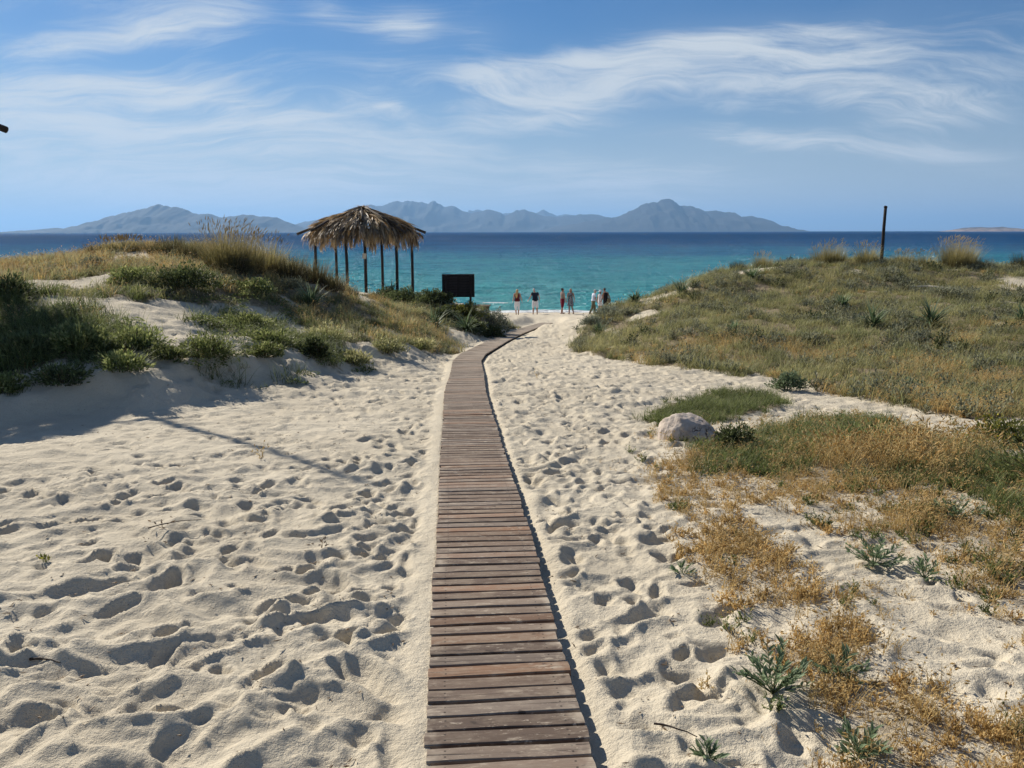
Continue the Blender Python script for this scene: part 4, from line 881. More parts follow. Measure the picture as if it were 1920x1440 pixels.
def bush(name, x, y, wd, ht, mat, label, n=1500, leaf=.05, lw=.5, depth=None, flowers=None, fn=40, sink=.0, cat='bush', group='bushes on the dunes', blades=0, fsz=.022):
    r = random.Random(int(x * 131 + y * 17)); g = Geo(); br = Geo(); fl = Geo(); dp = depth or wd * .8
    z0 = gz(x, y) - sink; off = Vector((r.uniform(0, 50), r.uniform(0, 50), r.uniform(0, 50)))
    for k in range(n):
        a = r.uniform(0, 6.283); el = math.asin(r.random() ** .8); q = r.random() ** .28
        d = Vector((math.cos(a) * math.cos(el), math.sin(a) * math.cos(el), math.sin(el)))
        lump = 0.80 + 0.45 * mnoise.noise(d * 2.3 + off) + 0.22 * mnoise.noise(d * 6.0 + off)
        p = Vector((d.x * wd / 2, d.y * dp / 2, d.z * ht)) * (q * lump)
        dr = (d + Vector((r.uniform(-1, 1), r.uniform(-1, 1), r.uniform(-.3, 1.0))) * .8)
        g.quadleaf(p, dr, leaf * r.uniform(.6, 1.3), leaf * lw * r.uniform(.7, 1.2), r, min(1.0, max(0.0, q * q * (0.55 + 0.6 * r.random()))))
        if flowers and q > .85 and r.random() < fn / n * 2.5:
            fl.quadleaf(p * 1.04, (r.uniform(-1, 1), r.uniform(-1, 1), .4), fsz, fsz * .8, r)
    for k in range(blades):
        a = r.uniform(0, 6.283); q = math.sqrt(r.random()) * .8
        g.blade((q * math.cos(a) * wd / 2, q * math.sin(a) * dp / 2, 0), a, r.uniform(.1, .9), ht * r.uniform(.8, 1.5), .007, r.uniform(.4, 1.6), r, 4)
    for k in range(12):
        a = r.uniform(0, 6.283); rd = r.uniform(.3, .8); tip = Vector((math.cos(a) * wd / 2 * rd, math.sin(a) * dp / 2 * rd, ht * r.uniform(.4, .85)))
        mid = tip * .5 + Vector((0, 0, -.08 * ht)); side = Vector((-math.sin(a), math.cos(a), 0))
        br.ribbon([Vector((0, 0, -.03)), mid, tip], [.014, .009, .004], side, r.random()); br.ribbon([Vector((0, 0, -.03)), mid, tip], [.014, .009, .004], Vector((0, 0, 1)), r.random())
    e = empty(name, (x, y, z0)); tag(e, label, cat, group)
    link('foliage', g.mesh('foliage', mat), None, e); link('branches', br.mesh('branches', M_twig), None, e)
    if fl.v: link('flowers', fl.mesh('flowers', flowers), None, e)['kind'] = 'stuff'
    return e
bush('round_bush', 4.29, 13.09, .66, .32, M_blue, 'round blue-green bush at the foot of the right dune by the sand track', 1500, .045)
bush('round_bush', 6.16, 12.91, .52, .24, M_blue, 'smaller blue-green bush right of the round one on the right dune foot', 1000, .045)
bush('flowering_bush', 4.95, 8.36, .95, .34, M_yellow, 'spreading green bush with tiny yellow flowers at the right edge', 2400, .04, flowers=M_yflower, fn=120)
bush('round_bush', -3.18, 13.67, .58, .36, M_dark, 'dark green rounded bush on the foot of the left dune near the boardwalk', 1400, .055, .7)
bush('dead_shrub', 2.08, 7.75, .46, .27, M_dark, 'blackish tangled shrub growing against the white rock', 1500, .035, .5)
bush('bank_bush', -6.55, 11.35, 1.15, .38, M_dark, 'large dark bush on the shaded bank at the left edge', 2600, .06, .5, 1.0, blades=90)
bush('bank_bush', -5.85, 11.45, 1.0, .36, M_green, 'leafy green bush in the middle of the shaded bank on the left', 2200, .06, .5, .9, blades=90)
bush('bank_bush', -5.25, 11.85, .95, .34, M_green, 'green grassy bush at the right end of the shaded bank', 1800, .055, .45, .8, blades=120)
bush('bank_bush', -8.54, 14.57, 1.0, .42, M_dark, 'dark green bush on top of the bank at the left edge', 1800, .06, .55)
bush('bank_bush', -7.38, 16.71, 1.3, .42, M_green, 'green flowering mat bush on the left dune below the straw crest', 2200, .05, .6, 1.0, flowers=M_flower, fn=12)
bush('bank_bush', -6.29, 16.45, 1.7, .50, M_dark, 'dark overhanging bush above the small hollow of bare sand on the left dune', 3000, .055, .55, 1.0, blades=60)
bush('bank_bush', -5.3, 17.6, 1.2, .34, M_green, 'low green mat bush right of the dark overhang on the left dune', 2000, .05, .6, .9, flowers=M_flower, fn=10)
for bx_, by_, bw_, bh_, bm_, bl_ in (
  (-6.95, 10.35, .95, .30, M_dark, 'dark bush hanging down the shaded bank at the very left edge'), (-6.25, 10.25, .90, .28, M_green, 'green bush hanging down the shaded bank, second from the left edge'),
  (-5.6, 10.45, .90, .28, M_dark, 'dark bush low on the shaded bank above the roof shadow'), (-5.0, 10.85, .80, .26, M_green, 'green bush low on the bank where the pole shadow begins'),
  (-4.7, 11.5, .60, .22, M_green, 'small green bush on the bank edge left of the lone slope bush'), (-3.75, 12.9, .70, .24, M_green, 'small green bush on the bank edge right of the lone slope bush'),
  (-2.75, 14.7, .75, .26, M_olive, 'olive grassy bush on the bank edge right of the dark round bush'), (-2.4, 16.3, .85, .28, M_olive, 'olive grassy bush on the bank edge nearest the boardwalk bend'),
  (-2.0, 18.4, .90, .28, M_olive, 'olive grassy bush at the last rise before the boardwalk bend')):
    bush('bank_edge_bush', bx_, by_, bw_, bh_, bm_, bl_, 1300, .05, .5, bw_ * .75, blades=130)
bush('trailing_bush', -4.35, 12.0, .95, .34, M_green, 'loose green bush alone on the sand slope, lowest on the left dune', 1500, .05, .5, .7, blades=160)
bush('trailing_bush', -4.0, 13.9, 1.1, .30, M_green, 'green trailing bush with pale flowers in the middle of the sandy slope', 1700, .05, .6, .7, flowers=M_flower, fn=8, blades=90)
bush('trailing_bush', -4.75, 15.2, 1.2, .28, M_green, 'green trailing bush at the upper end of the sandy slope', 1700, .05, .6, .8, flowers=M_flower, fn=8, blades=60)
bush('trailing_bush', -3.45, 15.6, 1.2, .34, M_olive, 'dry olive bush on the ridge between sandy slope and boardwalk bend', 1500, .05, .35, .8, blades=220)
bush('grey_shrub', -9.24, 19.0, .7, .26, M_grey, 'grey shrub on the dry grass of the left dune, below its small dark tussock', 1100, .045)
bush('brown_shrub', -6.0, 18.9, .85, .50, M_tdark, 'brown withered shrub in the shade at the foot of the tallest tussock', 1700, .05, .35)
bush('grey_shrub', -5.0, 19.4, 1.1, .25, M_grey, 'low grey-brown shrub band below the left crest, right of the withered one', 1500, .045)
bush('mound_bush', -4.5, 31.5, 1.5, .50, M_dark, 'dark mounded bush in front of the right shelter posts', 3000, .07, .6, 1.2)
bush('mound_bush', -3.55, 29.6, 2.0, .62, M_dark, 'big dark bush sloping down from the shelter towards the signboard', 4200, .07, .6, 1.5)
bush('mound_bush', -2.5, 28.4, 1.5, .50, M_dark, 'dark bush touching the left post of the signboard', 3000, .07, .6, 1.2)
bush('mound_bush', -1.55, 27.7, 1.5, .55, M_yellow, 'yellow-green bush directly under the dark signboard', 3400, .06, .6, 1.1)
bush('mound_bush', -0.66, 28.6, 1.35, .74, M_pale, 'pale grey-green bush at the tip of the left dune beside the boardwalk end', 2600, .06, .5, 1.0)
bush('mound_bush', -2.15, 26.6, 1.3, .50, M_dark, 'dark green bush on the shaded slope below and left of the signboard', 2600, .065, .6, 1.1)
bush('mound_bush', -1.25, 26.3, 1.2, .48, M_dark, 'dark bush on the shaded slope right below the signboard', 2600, .065, .6, 1.0)
bush('mound_bush', -0.62, 26.9, .9, .40, M_dark, 'dark bush at the foot of the slope where the boardwalk passes', 1900, .06, .6, .8)
bush('mound_bush', -2.75, 24.9, .9, .32, M_olive, 'straw and olive bush on the slope behind the strap-leaved plant by the bend', 1500, .05, .4, .8, blades=150)
bush('pale_shrub', 2.45, 26.4, .95, .36, M_pale, 'pale silvery shrub on the path side of the right dune tip', 1600, .045)
bush('pale_shrub', 3.1, 27.3, 1.2, .38, M_pale, 'pale silvery shrub higher up the left shoulder of the right dune', 1900, .045)
bush('grey_shrub', 12.36, 28.23, 1.05, .34, M_grey, 'dark grey-green shrub below the post on the right dune', 1400, .055)
bush('grey_shrub', 12.49, 24.8, 1.3, .30, M_grey, 'low grey-green shrub beside the pale driftwood on the right dune', 1500, .055)
bush('grey_shrub', 6.7, 19.0, .9, .22, M_grey, 'flat grey shrub in the middle of the right dune face', 1100, .045)
bush('hummock_bush', 4.35, 6.35, 1.5, .42, M_green, 'deep green bushy hummock with grass at the right edge, shading the dry grass below', 3000, .045, .35, 1.3, blades=420)
bush('mat_bush', 3.35, 7.9, 1.6, .20, M_green, 'low green mat among golden grass behind the right foreground', 2200, .035, .4, 1.2, blades=150)

# foreground leafy plants: every leaf its own piece
def leafy_plant(x, y, rad, nst, nlv, label):
    r = random.Random(int(x * 991 + y * 77)); e = empty('leafy_plant', (x, y, gz(x, y))); tag(e, label, 'plant', 'blue-green leafy plants in the foreground')
    st = Geo()
    for k in range(nst):
        az = 6.283 * k / nst + r.uniform(-.5, .5); lean = r.uniform(.45, 1.5); L = rad * r.uniform(.6, 1.15)
        d = Vector((math.cos(az) * math.sin(lean), math.sin(az) * math.sin(lean), math.cos(lean))); side = Vector((-math.sin(az), math.cos(az), 0))
        st.ribbon([Vector((0, 0, -.01)), d * L * .5, d * L], [.005, .004, .0025], side, r.random()); st.ribbon([Vector((0, 0, -.01)), d * L * .5, d * L], [.005, .004, .0025], d.cross(side), r.random())
        for j in range(nlv):
            f = .25 + .75 * (j + r.random() * .6) / nlv; q = d * L * f; sgn = 1 if j % 2 else -1
            dr = (d * .8 + side * sgn * r.uniform(.3, .9) + Vector((0, 0, r.uniform(-.1, .5)))).normalized()
            o = bpy.data.objects.new('leaf', LEAVES[r.randrange(len(LEAVES))]); COL.objects.link(o); o.parent = e; o.location = q
            o.rotation_euler = (dr.to_track_quat('X', 'Z') @ Matrix.Rotation(r.uniform(-.6, .6), 3, 'X').to_quaternion()).to_euler(); s_ = r.uniform(.7, 1.25); o.scale = (s_, s_, s_)
    link('stems', st.mesh('stems', M_blue), None, e); return e
LEAVES = []
for k in range(5):
    r = random.Random(k); g = Geo(); g.leaf((0, 0, 0), (1, 0, 0.02), .032 + .005 * k, .011 + .002 * (k % 3), r, .2); LEAVES.append(g.mesh('leaf', M_blue))
for x, y, rad, ns, nl, lab in ((1.05, 3.17, .21, 22, 12, 'largest blue-green leafy plant on the sand at the lower right'), (2.08, 4.64, .18, 18, 10, 'spreading green leafy plant in the middle of the dry patch on the right'),
    (1.22, 2.72, .12, 12, 9, 'leafy plant cut by the bottom edge among rusty herbs'), (2.94, 5.45, .18, 16, 10, 'blue-green leafy plant at the foot of the grassy hummock on the right'),
    (0.68, 2.70, .06, 8, 6, 'small leafy sprig near the bottom edge right of the boardwalk'), (1.36, 3.30, .12, 11, 8, 'leafy sprig in golden grass just right of the largest leafy plant'),
    (0.95, 4.50, .07, 5, 6, 'small leafy sprig at the left border of the rusty patch'), (2.25, 4.40, .11, 10, 8, 'leafy sprig right of the spreading one in the dry patch')):
    leafy_plant(x, y, rad, ns, nl, lab)

# sprigs and sticks on the bare sand
def sprig(x, y, h, mat, label, n=9):
    r = random.Random(int(x * 77 + y * 13)); g = Geo()
    for k in range(n):
        tip, d = g.blade((r.uniform(-.02, .02), r.uniform(-.02, .02), -.01), r.uniform(0, 6.28), r.uniform(.1, 1.0), h * r.uniform(.5, 1.1), .006, r.uniform(-.2, .8), r, 3)
        for j in range(3): g.quadleaf(Vector(tip) * r.uniform(.4, 1), d + Vector((r.uniform(-1, 1), r.uniform(-1, 1), .3)), .03, .012, r)
    o = link('dry_sprig', g.mesh('dry_sprig', mat), None, None, (x, y, gz(x, y))); return tag(o, label, 'sprig', 'lone sprigs on the bare sand')
sprig(-2.24, 7.39, .15, M_gold, 'leafy dry sprig at the end of the long pole shadow')
sprig(-2.7, 4.68, .07, M_yellow, 'tiny yellow-green sprig low on the sand at the left')
sprig(-2.26, 5.25, .10, M_twig, 'thin bare sprig left of centre on the trampled sand', 4)
sprig(-1.14, 4.85, .07, M_twig, 'thin upright sprig between trampled hollows, nearer the boardwalk', 3)
sprig(0.42, 14.2, .16, M_gold, 'tiny dry grass sprig on open sand right of the boardwalk middle', 4)
def stick(x, y, L, rad, rz, label, mat, lift=.01):
    r = random.Random(int(x * 51 + y)); bm = bmesh.new(); n = 7; rings = []
    for k in range(n + 1):
        t_ = k / n; c_ = Vector(((t_ - .5) * L, .05 * L * math.sin(t_ * 4 + r.random()), lift + .03 * L * math.sin(t_ * 3.1)))
        q = rad * (1 - .6 * t_) * r.uniform(.8, 1.2); rings.append([bm.verts.new(c_ + Vector((0, q * math.cos(a * 1.0472), q * math.sin(a * 1.0472)))) for a in range(6)])
    for a, b in zip(rings, rings[1:]):
        for i in range(6): bm.faces.new((a[i], b[i], b[(i + 1) % 6], a[(i + 1) % 6]))
    bm.faces.new(rings[0]); bm.faces.new(rings[-1][::-1]); bmesh.ops.recalc_face_normals(bm, faces=bm.faces)
    me = bpy.data.meshes.new('stick'); bm.to_mesh(me); bm.free()
    o = link('driftwood_stick', me, mat, None, (x, y, gz(x, y)), (0, 0, rz)); return tag(o, label, 'stick')
pale_wood = simple_mat('bleached_wood', (0.52, 0.46, 0.38), .8, .2, 10, .3)
stick(12.88, 26.3, 1.25, .035, R(-35), 'long bleached driftwood stick lying across the upper right dune', pale_wood, .16)
stick(13.6, 23.4, .55, .022, R(-40), 'short bleached stick below the long driftwood on the right dune', pale_wood, .14)
stick(-2.0, 3.39, .15, .006, R(-8), 'small dark twig on smooth sand at the lower left', dark_wood, .006)
stick(-2.15, 5.2, .32, .004, R(35), 'thin dark twig standing out of the sand at the left', dark_wood, .05)
stick(0.62, 2.85, .22, .004, R(-30), 'thin dark twig right of the boardwalk near the bottom edge', dark_wood, .008)

# white boulder
rock_m, t, out = mat_new('pale_boulder')
tc_ = t.new('ShaderNodeTexCoord').outputs['Object']
cr = t.noise(t.vmap(tc_, (1, 1, .5), (0, 0, 0), (0, R(25), 0)), 5.0, 5.0, .6, 1.2)
crk = t.map(t.math('ABSOLUTE', t.math('SUBTRACT', cr, .5)), 0.0, .035, 1.0, 0.0)
base = t.ramp(t.noise(tc_, 9.0, 5.0, .65), [(0.3, (0.33, 0.27, 0.22)), (0.55, (0.49, 0.415, 0.345)), (0.75, (0.58, 0.51, 0.43))])
crk = t.math('MULTIPLY', crk, t.map(t.noise(tc_, 3.0, 2.0), .48, .62))
colr = t.mix(crk, base, c3(.09, .065, .05))
hgt = t.math('SUBTRACT', t.noise(tc_, 22.0, 5.0, .7), t.math('MULTIPLY', crk, .8))
p = t.new('ShaderNodeBsdfPrincipled', i={'Base Color': colr, 'Roughness': .9, 'Specular IOR Level': .2, 'Normal': t.new('ShaderNodeBump', i={'Strength': .8, 'Distance': .02, 'Height': hgt}).outputs[0]})
t.l.new(p.outputs[0], out.inputs[0])
bm = bmesh.new(); bmesh.ops.create_icosphere(bm, subdivisions=5, radius=1.0)
for v in bm.verts:
    d = v.co.normalized(); k = 1 + .16 * mnoise.noise(d * 1.3 + Vector((4, 1, 2))) + .05 * mnoise.noise(d * 3.1) + .05 * mnoise.noise(d * 9)
    for fn_, fd in (((.5, -.6, .62), .74), ((-.7, -.5, .45), .78), ((.15, -.1, .98), .70), ((.85, -.3, .3), .80), ((-.25, -.95, .15), .78), ((-.6, .3, .7), .80), ((.1, -.75, .66), .76), ((.75, .1, .65), .74), ((-.95, -.1, .2), .86)):
        dt = d.dot(Vector(fn_).normalized()) * k
        if dt > fd: k *= (fd + (dt - fd) * .10) / dt
    k += .035 * mnoise.noise(d * 7 + Vector((3, 3, 3))) + .022 * mnoise.noise(d * 16) + .012 * mnoise.noise(d * 34)
    q = d * k; tilt = -.28 * q.x
    v.co = Vector((q.x * .37, q.y * .28, (q.z + tilt * (1 if q.z > 0 else .3)) * .29))
me = bpy.data.meshes.new('boulder'); bm.to_mesh(me); bm.free(); me.polygons.foreach_set('use_smooth', np.ones(len(me.polygons), bool))
o = link('boulder', me, rock_m, None, (1.81, 8.35, gz(1.81, 8.35) + .01), (0, 0, R(-8))); tag(o, 'pale whitish boulder half buried in the sand on the right', 'rock')

# posts
post_mat = simple_mat('weathered_dark_post', (0.030, 0.022, 0.018), .85, .4, 6, .5, 40)
def tube(pts, rads, n=10, cap=True):
    bm = bmesh.new(); rings = []
    for k, p_ in enumerate(pts):
        a = Vector(pts[max(0, k - 1)]); b = Vector(pts[min(len(pts) - 1, k + 1)]); d = (b - a).normalized(); x_ = d.orthogonal().normalized(); 
        if abs(d.z) > .8: x_ = Vector((1, 0, 0)) - d * d.x; x_.normalize()
        y_ = d.cross(x_)
        rings.append([bm.verts.new(Vector(p_) + (x_ * math.cos(6.2832 * i / n) + y_ * math.sin(6.2832 * i / n)) * rads[k]) for i in range(n)])
    for a, b in zip(rings, rings[1:]):
        for i in range(n): bm.faces.new((a[i], a[(i + 1) % n], b[(i + 1) % n], b[i]))
    if cap: bm.faces.new(rings[0][::-1]); bm.faces.new(rings[-1])
    me = bpy.data.meshes.new('tube'); bm.to_mesh(me); bm.free(); me.polygons.foreach_set('use_smooth', np.ones(len(me.polygons), bool)); return me
px_, py_ = 13.33, 31.1
e = empty('wooden_post', (px_, py_, gz(px_, py_))); tag(e, 'lone dark wooden post standing on the right dune crest', 'post')
link('shaft', tube([(0, 0, -.4), (.012, 0, .6), (.012, 0, 1.3), (.02, 0, 2.02)], [.062, .06, .058, .056], 8), post_mat, e)
link('worn_top', tube([(.02, 0, 2.0), (.022, 0, 2.05), (.028, 0, 2.075)], [.064, .066, .045], 8), post_mat, e)
# tall pole outside the left edge that throws the long thin shadow over the sand
tx, ty = -10.65, 16.72
e = link('tall_pole', tube([(0, 0, -.6), (0, 0, 3), (.02, 0, CAM_H + 6.4 - gz(tx, ty))], [.075, .07, .055], 10), post_mat, None, (tx, ty, gz(tx, ty)))
tag(e, 'tall pole off the left edge whose long thin shadow crosses the sand', 'pole')
# ---------------------------------------------------------------- thatched shelters
M_thatch = leaf_mat('dry_palm_thatch', (0.17, 0.11, 0.055), (0.36, 0.245, 0.12), (0.50, 0.37, 0.20), 0.8, 0.2)
M_thatch2 = leaf_mat('grey_palm_thatch', (0.12, 0.09, 0.060), (0.26, 0.195, 0.125), (0.38, 0.295, 0.20), 0.75, 0.15)
rafter_mat = simple_mat('dark_rafter', (0.045, 0.034, 0.026), .85, .4, 5, .5, 30)
def frond_mesh(seed, mat, L=1.25, droop=0.9):
    """split palm frond lying downslope along +X, its long leaflets drooping at the end"""
    r = random.Random(seed); g = Geo()
    g.ribbon([Vector((0, 0, .01)), Vector((L * .4, 0, .015)), Vector((L * .8, 0, -.03 * droop))], [.045, .035, .012], Vector((0, 1, 0)), r.random(), .1, .6)
    for k in range(26):
        f = r.uniform(0.0, .72); sg = 1 if k % 2 else -1; y0 = sg * .01; sp = r.uniform(.05, .30) * sg
        LL = L * r.uniform(.36, .62) * (1.05 - .35 * f); pts = []; cur = Vector((f * L, y0, .012 + r.uniform(-.02, .03))); ang = r.uniform(-.18, .12)
        dcur = droop * (0.25 + 1.0 * f) * r.uniform(.4, 1.3)
        for j in range(5):
            pts.append(cur.copy()); cur = cur + Vector((math.cos(ang) * math.cos(sp), math.sin(sp) * .9, -math.sin(ang))) * (LL / 4); ang += dcur / 4
        w0 = r.uniform(.035, .065); side = Vector((0, 1, r.uniform(-.8, .8))).normalized()
        g.ribbon(pts, [w0 * .7, w0, w0 * .85, w0 * .55, .006], side, r.random())
    return g.mesh('palm_frond', mat)
FRONDS_TOP = [frond_mesh(k, M_thatch if k % 3 else M_thatch2, 1.15, .5) for k in range(6)]
FRONDS_EAVE = [frond_mesh(20 + k, M_thatch if k % 2 else M_thatch2, 1.2, 2.7) for k in range(6)]
FRONDS_HANG = [frond_mesh(40 + k, M_thatch2 if k % 2 else M_thatch, 0.95, 1.3) for k in range(6)]
def shelter(cx, cy, zb, rot, label, seed, gaps=True, n_mul=1.0, joined=False):
    r = random.Random(seed); e = empty('thatched_shelter', (cx, cy, zb), rot); tag(e, label, 'shelter', 'thatched beach shelters')
    peak, slope = 3.45, math.radians(21.5)
    for k in range(6):
        a = k * math.pi / 3; x_, y_ = 2.0 * math.cos(a), 2.0 * math.sin(a); j1, j2 = r.uniform(-.03, .03), r.uniform(-.03, .03)
        link('post', tube([(x_, y_, -.9), (x_ + j1, y_ + j2, 1.2), (x_, y_, 2.62)], [.066, .06, .056], 9), post_mat, e)
    link('centre_post', tube([(0, 0, -.9), (.02, 0, 1.5), (0, 0, peak - .04)], [.07, .066, .06], 9), post_mat, e)
    for k in range(6):
        a = k * math.pi / 3 + r.uniform(-.02, .02); q = 2.66 + r.uniform(-.10, .08) + (.47 if joined and k == 0 else 0)
        link('rafter', tube([(.05 * math.cos(a), .05 * math.sin(a), peak + .0), (q * math.cos(a), q * math.sin(a), peak - q * math.tan(slope) + .03)], [.05, .055], 8), rafter_mat, e)
        b = (k + 1) * math.pi / 3; a0 = k * math.pi / 3
        link('ring_beam', tube([(2.0 * math.cos(a0), 2.0 * math.sin(a0), 2.58), (2.0 * math.cos(b), 2.0 * math.sin(b), 2.58)], [.045, .045], 8), rafter_mat, e)
    # loose rafters lying over the thatch
    for (a, q0, q1) in ((math.radians(-112), .35, 1.75), (math.radians(-72), .55, 2.1), (math.radians(200), 1.6, 2.7)):
        link('loose_batten', tube([(q0 * math.cos(a), q0 * math.sin(a), peak - q0 * math.tan(slope) + .13), (q1 * math.cos(a + .22), q1 * math.sin(a + .22), peak - q1 * math.tan(slope) + .15)], [.045, .05], 7), rafter_mat, e)
    lay = [(0.0, 14, FRONDS_TOP, .0), (.35, 20, FRONDS_TOP, .02), (.75, 30, FRONDS_TOP, .02), (1.1, 40, FRONDS_TOP, .01), (1.30, 50, FRONDS_EAVE, .02), (1.58, 60, FRONDS_EAVE, -.03), (1.86, 54, FRONDS_HANG, -.06)]
    parts = []
    for q, n, src, dz in lay:
        for k in range(int(n * n_mul)):
            a = 6.2832 * (k + r.uniform(-.4, .4)) / (n * n_mul)
            if gaps and q > .9 and r.random() < (.10 + (.30 if (a + rot) % 6.2832 > 5.75 or (a + rot) % 6.2832 < .25 else 0)): continue
            # flatten to the hexagon
            hx = math.cos(math.pi / 6) / math.cos((a % (math.pi / 3)) - math.pi / 6); rr_ = q * (.9 + .12 * hx)
            pos_ = Vector((rr_ * math.cos(a), rr_ * math.sin(a), peak - rr_ * math.tan(slope) + .045 + dz + r.uniform(-.02, .04)))
            M = Matrix.Translation(pos_) @ Matrix.Rotation(a + r.uniform(-.16, .16), 4, 'Z') @ Matrix.Rotation(slope + r.uniform(-.12, .16) + (.75 if q > 1.8 else .22 if q > 1.2 else 0), 4, 'Y') @ Matrix.Rotation(r.uniform(-.3, .3), 4, 'X')
            s_ = r.uniform(.82, 1.12); M = M @ Matrix.Diagonal((s_, s_, s_, 1)); me = src[r.randrange(6)]
            if joined: parts.append((me, M)); continue
            o = bpy.data.objects.new('palm_frond', me); COL.objects.link(o); o.parent = e; o.matrix_basis = M
    if joined:
        V, F, A, T_ = [], [], [], []; n0 = 0
        bm = bmesh.new()
        for me, M in parts:
            k0 = len(bm.verts); bm.from_mesh(me); bm.verts.ensure_lookup_table(); bmesh.ops.transform(bm, matrix=M, verts=bm.verts[k0:])
        me = bpy.data.meshes.new('thatch'); bm.to_mesh(me); bm.free(); o = link('thatch', me, M_thatch, e); o.parent = e; o['kind'] = 'stuff'
    # ragged tuft over the peak
    g = Geo()
    for k in range(60):
        g.blade((r.uniform(-.06, .06), r.uniform(-.06, .06), peak + .02), r.uniform(0, 6.28), r.uniform(1.0, 1.45), r.uniform(.25, .5), .05, r.uniform(.2, .6), r, 4)
    link('peak_tuft', g.mesh('peak_tuft', M_thatch), None, e)
    return e
SX, SY = -6.15, 36.1
sh = shelter(SX, SY, CAM_H - 2.5, R(18), 'open shelter with ragged palm thatch on thin dark posts, on the left dune', 5)
tagc = simple_mat('paper_notice', (0.6, 0.58, 0.52), .8, .1)
bm = bmesh.new(); bmesh.ops.create_cube(bm, size=1.0); bmesh.ops.scale(bm, vec=(.16, .012, .22), verts=bm.verts); me = bpy.data.meshes.new('notice'); bm.to_mesh(me); bm.free()
link('notice', me, tagc, sh, (-.03, -.075, 1.5), (0, R(6), -R(18)))
shelter(-11.40, 14.5, CAM_H - .60, 0.0, 'second thatched shelter off the left edge, only a dark eave tip showing', 9, False, 1.0, True)

# ---------------------------------------------------------------- signboard
def box(name, size, loc, mat, parent, rot=(0, 0, 0), bev=.006):
    bm = bmesh.new(); bmesh.ops.create_cube(bm, size=1.0); bmesh.ops.scale(bm, vec=size, verts=bm.verts)
    if bev: bmesh.ops.bevel(bm, geom=bm.edges[:], offset=bev, segments=1, affect='EDGES')
    me = bpy.data.meshes.new(name); bm.to_mesh(me); bm.free(); return link(name, me, mat, parent, loc, rot)
board_mat = simple_mat('dark_stained_board', (0.016, 0.012, 0.010), .75, .4, 8, .4, 60)
slat_mat = simple_mat('dark_stained_slat', (0.022, 0.017, 0.015), .7, .4, 8, .4, 60)
bx, by = -1.775, 28.45; zb = CAM_H - 1.767
e = empty('signboard', (bx, by, zb), R(2)); tag(e, 'dark wooden signboard on two short posts, seen from behind', 'signboard')
pnl = box('panel', (.99, .022, .67), (0, .02, 0), board_mat, e)
for k in range(7): 
    for sx in (-.245, .235): box('slat', (.42, .020, .062), (sx, -.028, -.27 + k * .09), slat_mat, pnl, (R(-8), 0, 0), .003)
box('frame_rail', (1.075, .055, .07), (0, 0, .345), board_mat, e); box('frame_rail', (1.075, .055, .07), (0, 0, -.345), board_mat, e)
for s_ in (-1, 1):
    box('frame_stile', (.085, .052, .62), (s_ * .495, 0, 0), board_mat, e)
    box('post', (.075, .07, 2.0), (s_ * .40, -.066, -.66), board_mat, e)
box('centre_batten', (.07, .03, .62), (-.01, -.012, 0), board_mat, e)

# low wooden table half hidden by the bushes
tx_, ty_ = -1.42, 31.4; zt = CAM_H - 2.66
e = empty('wooden_table', (tx_, ty_, gz(tx_, ty_)), R(-4)); tag(e, 'reddish brown wooden table half hidden behind the bush right of the signboard', 'table')
tw = simple_mat('reddish_table_wood', (0.085, 0.042, 0.025), .8, .35, 6, .4, 40)
top = zt - gz(tx_, ty_)
for k in range(4): box('board', (1.25, .14, .04), (0, -.225 + k * .15, top - .02), tw, e)
box('apron', (1.15, .035, .10), (0, -.27, top - .092), tw, e); box('apron', (1.15, .035, .10), (0, .27, top - .092), tw, e)
for sx in (-.52, .52):
    for sy in (-.22, .22): box('leg', (.07, .07, top + .1), (sx, sy, (top - .05) / 2 - .10), tw, e)
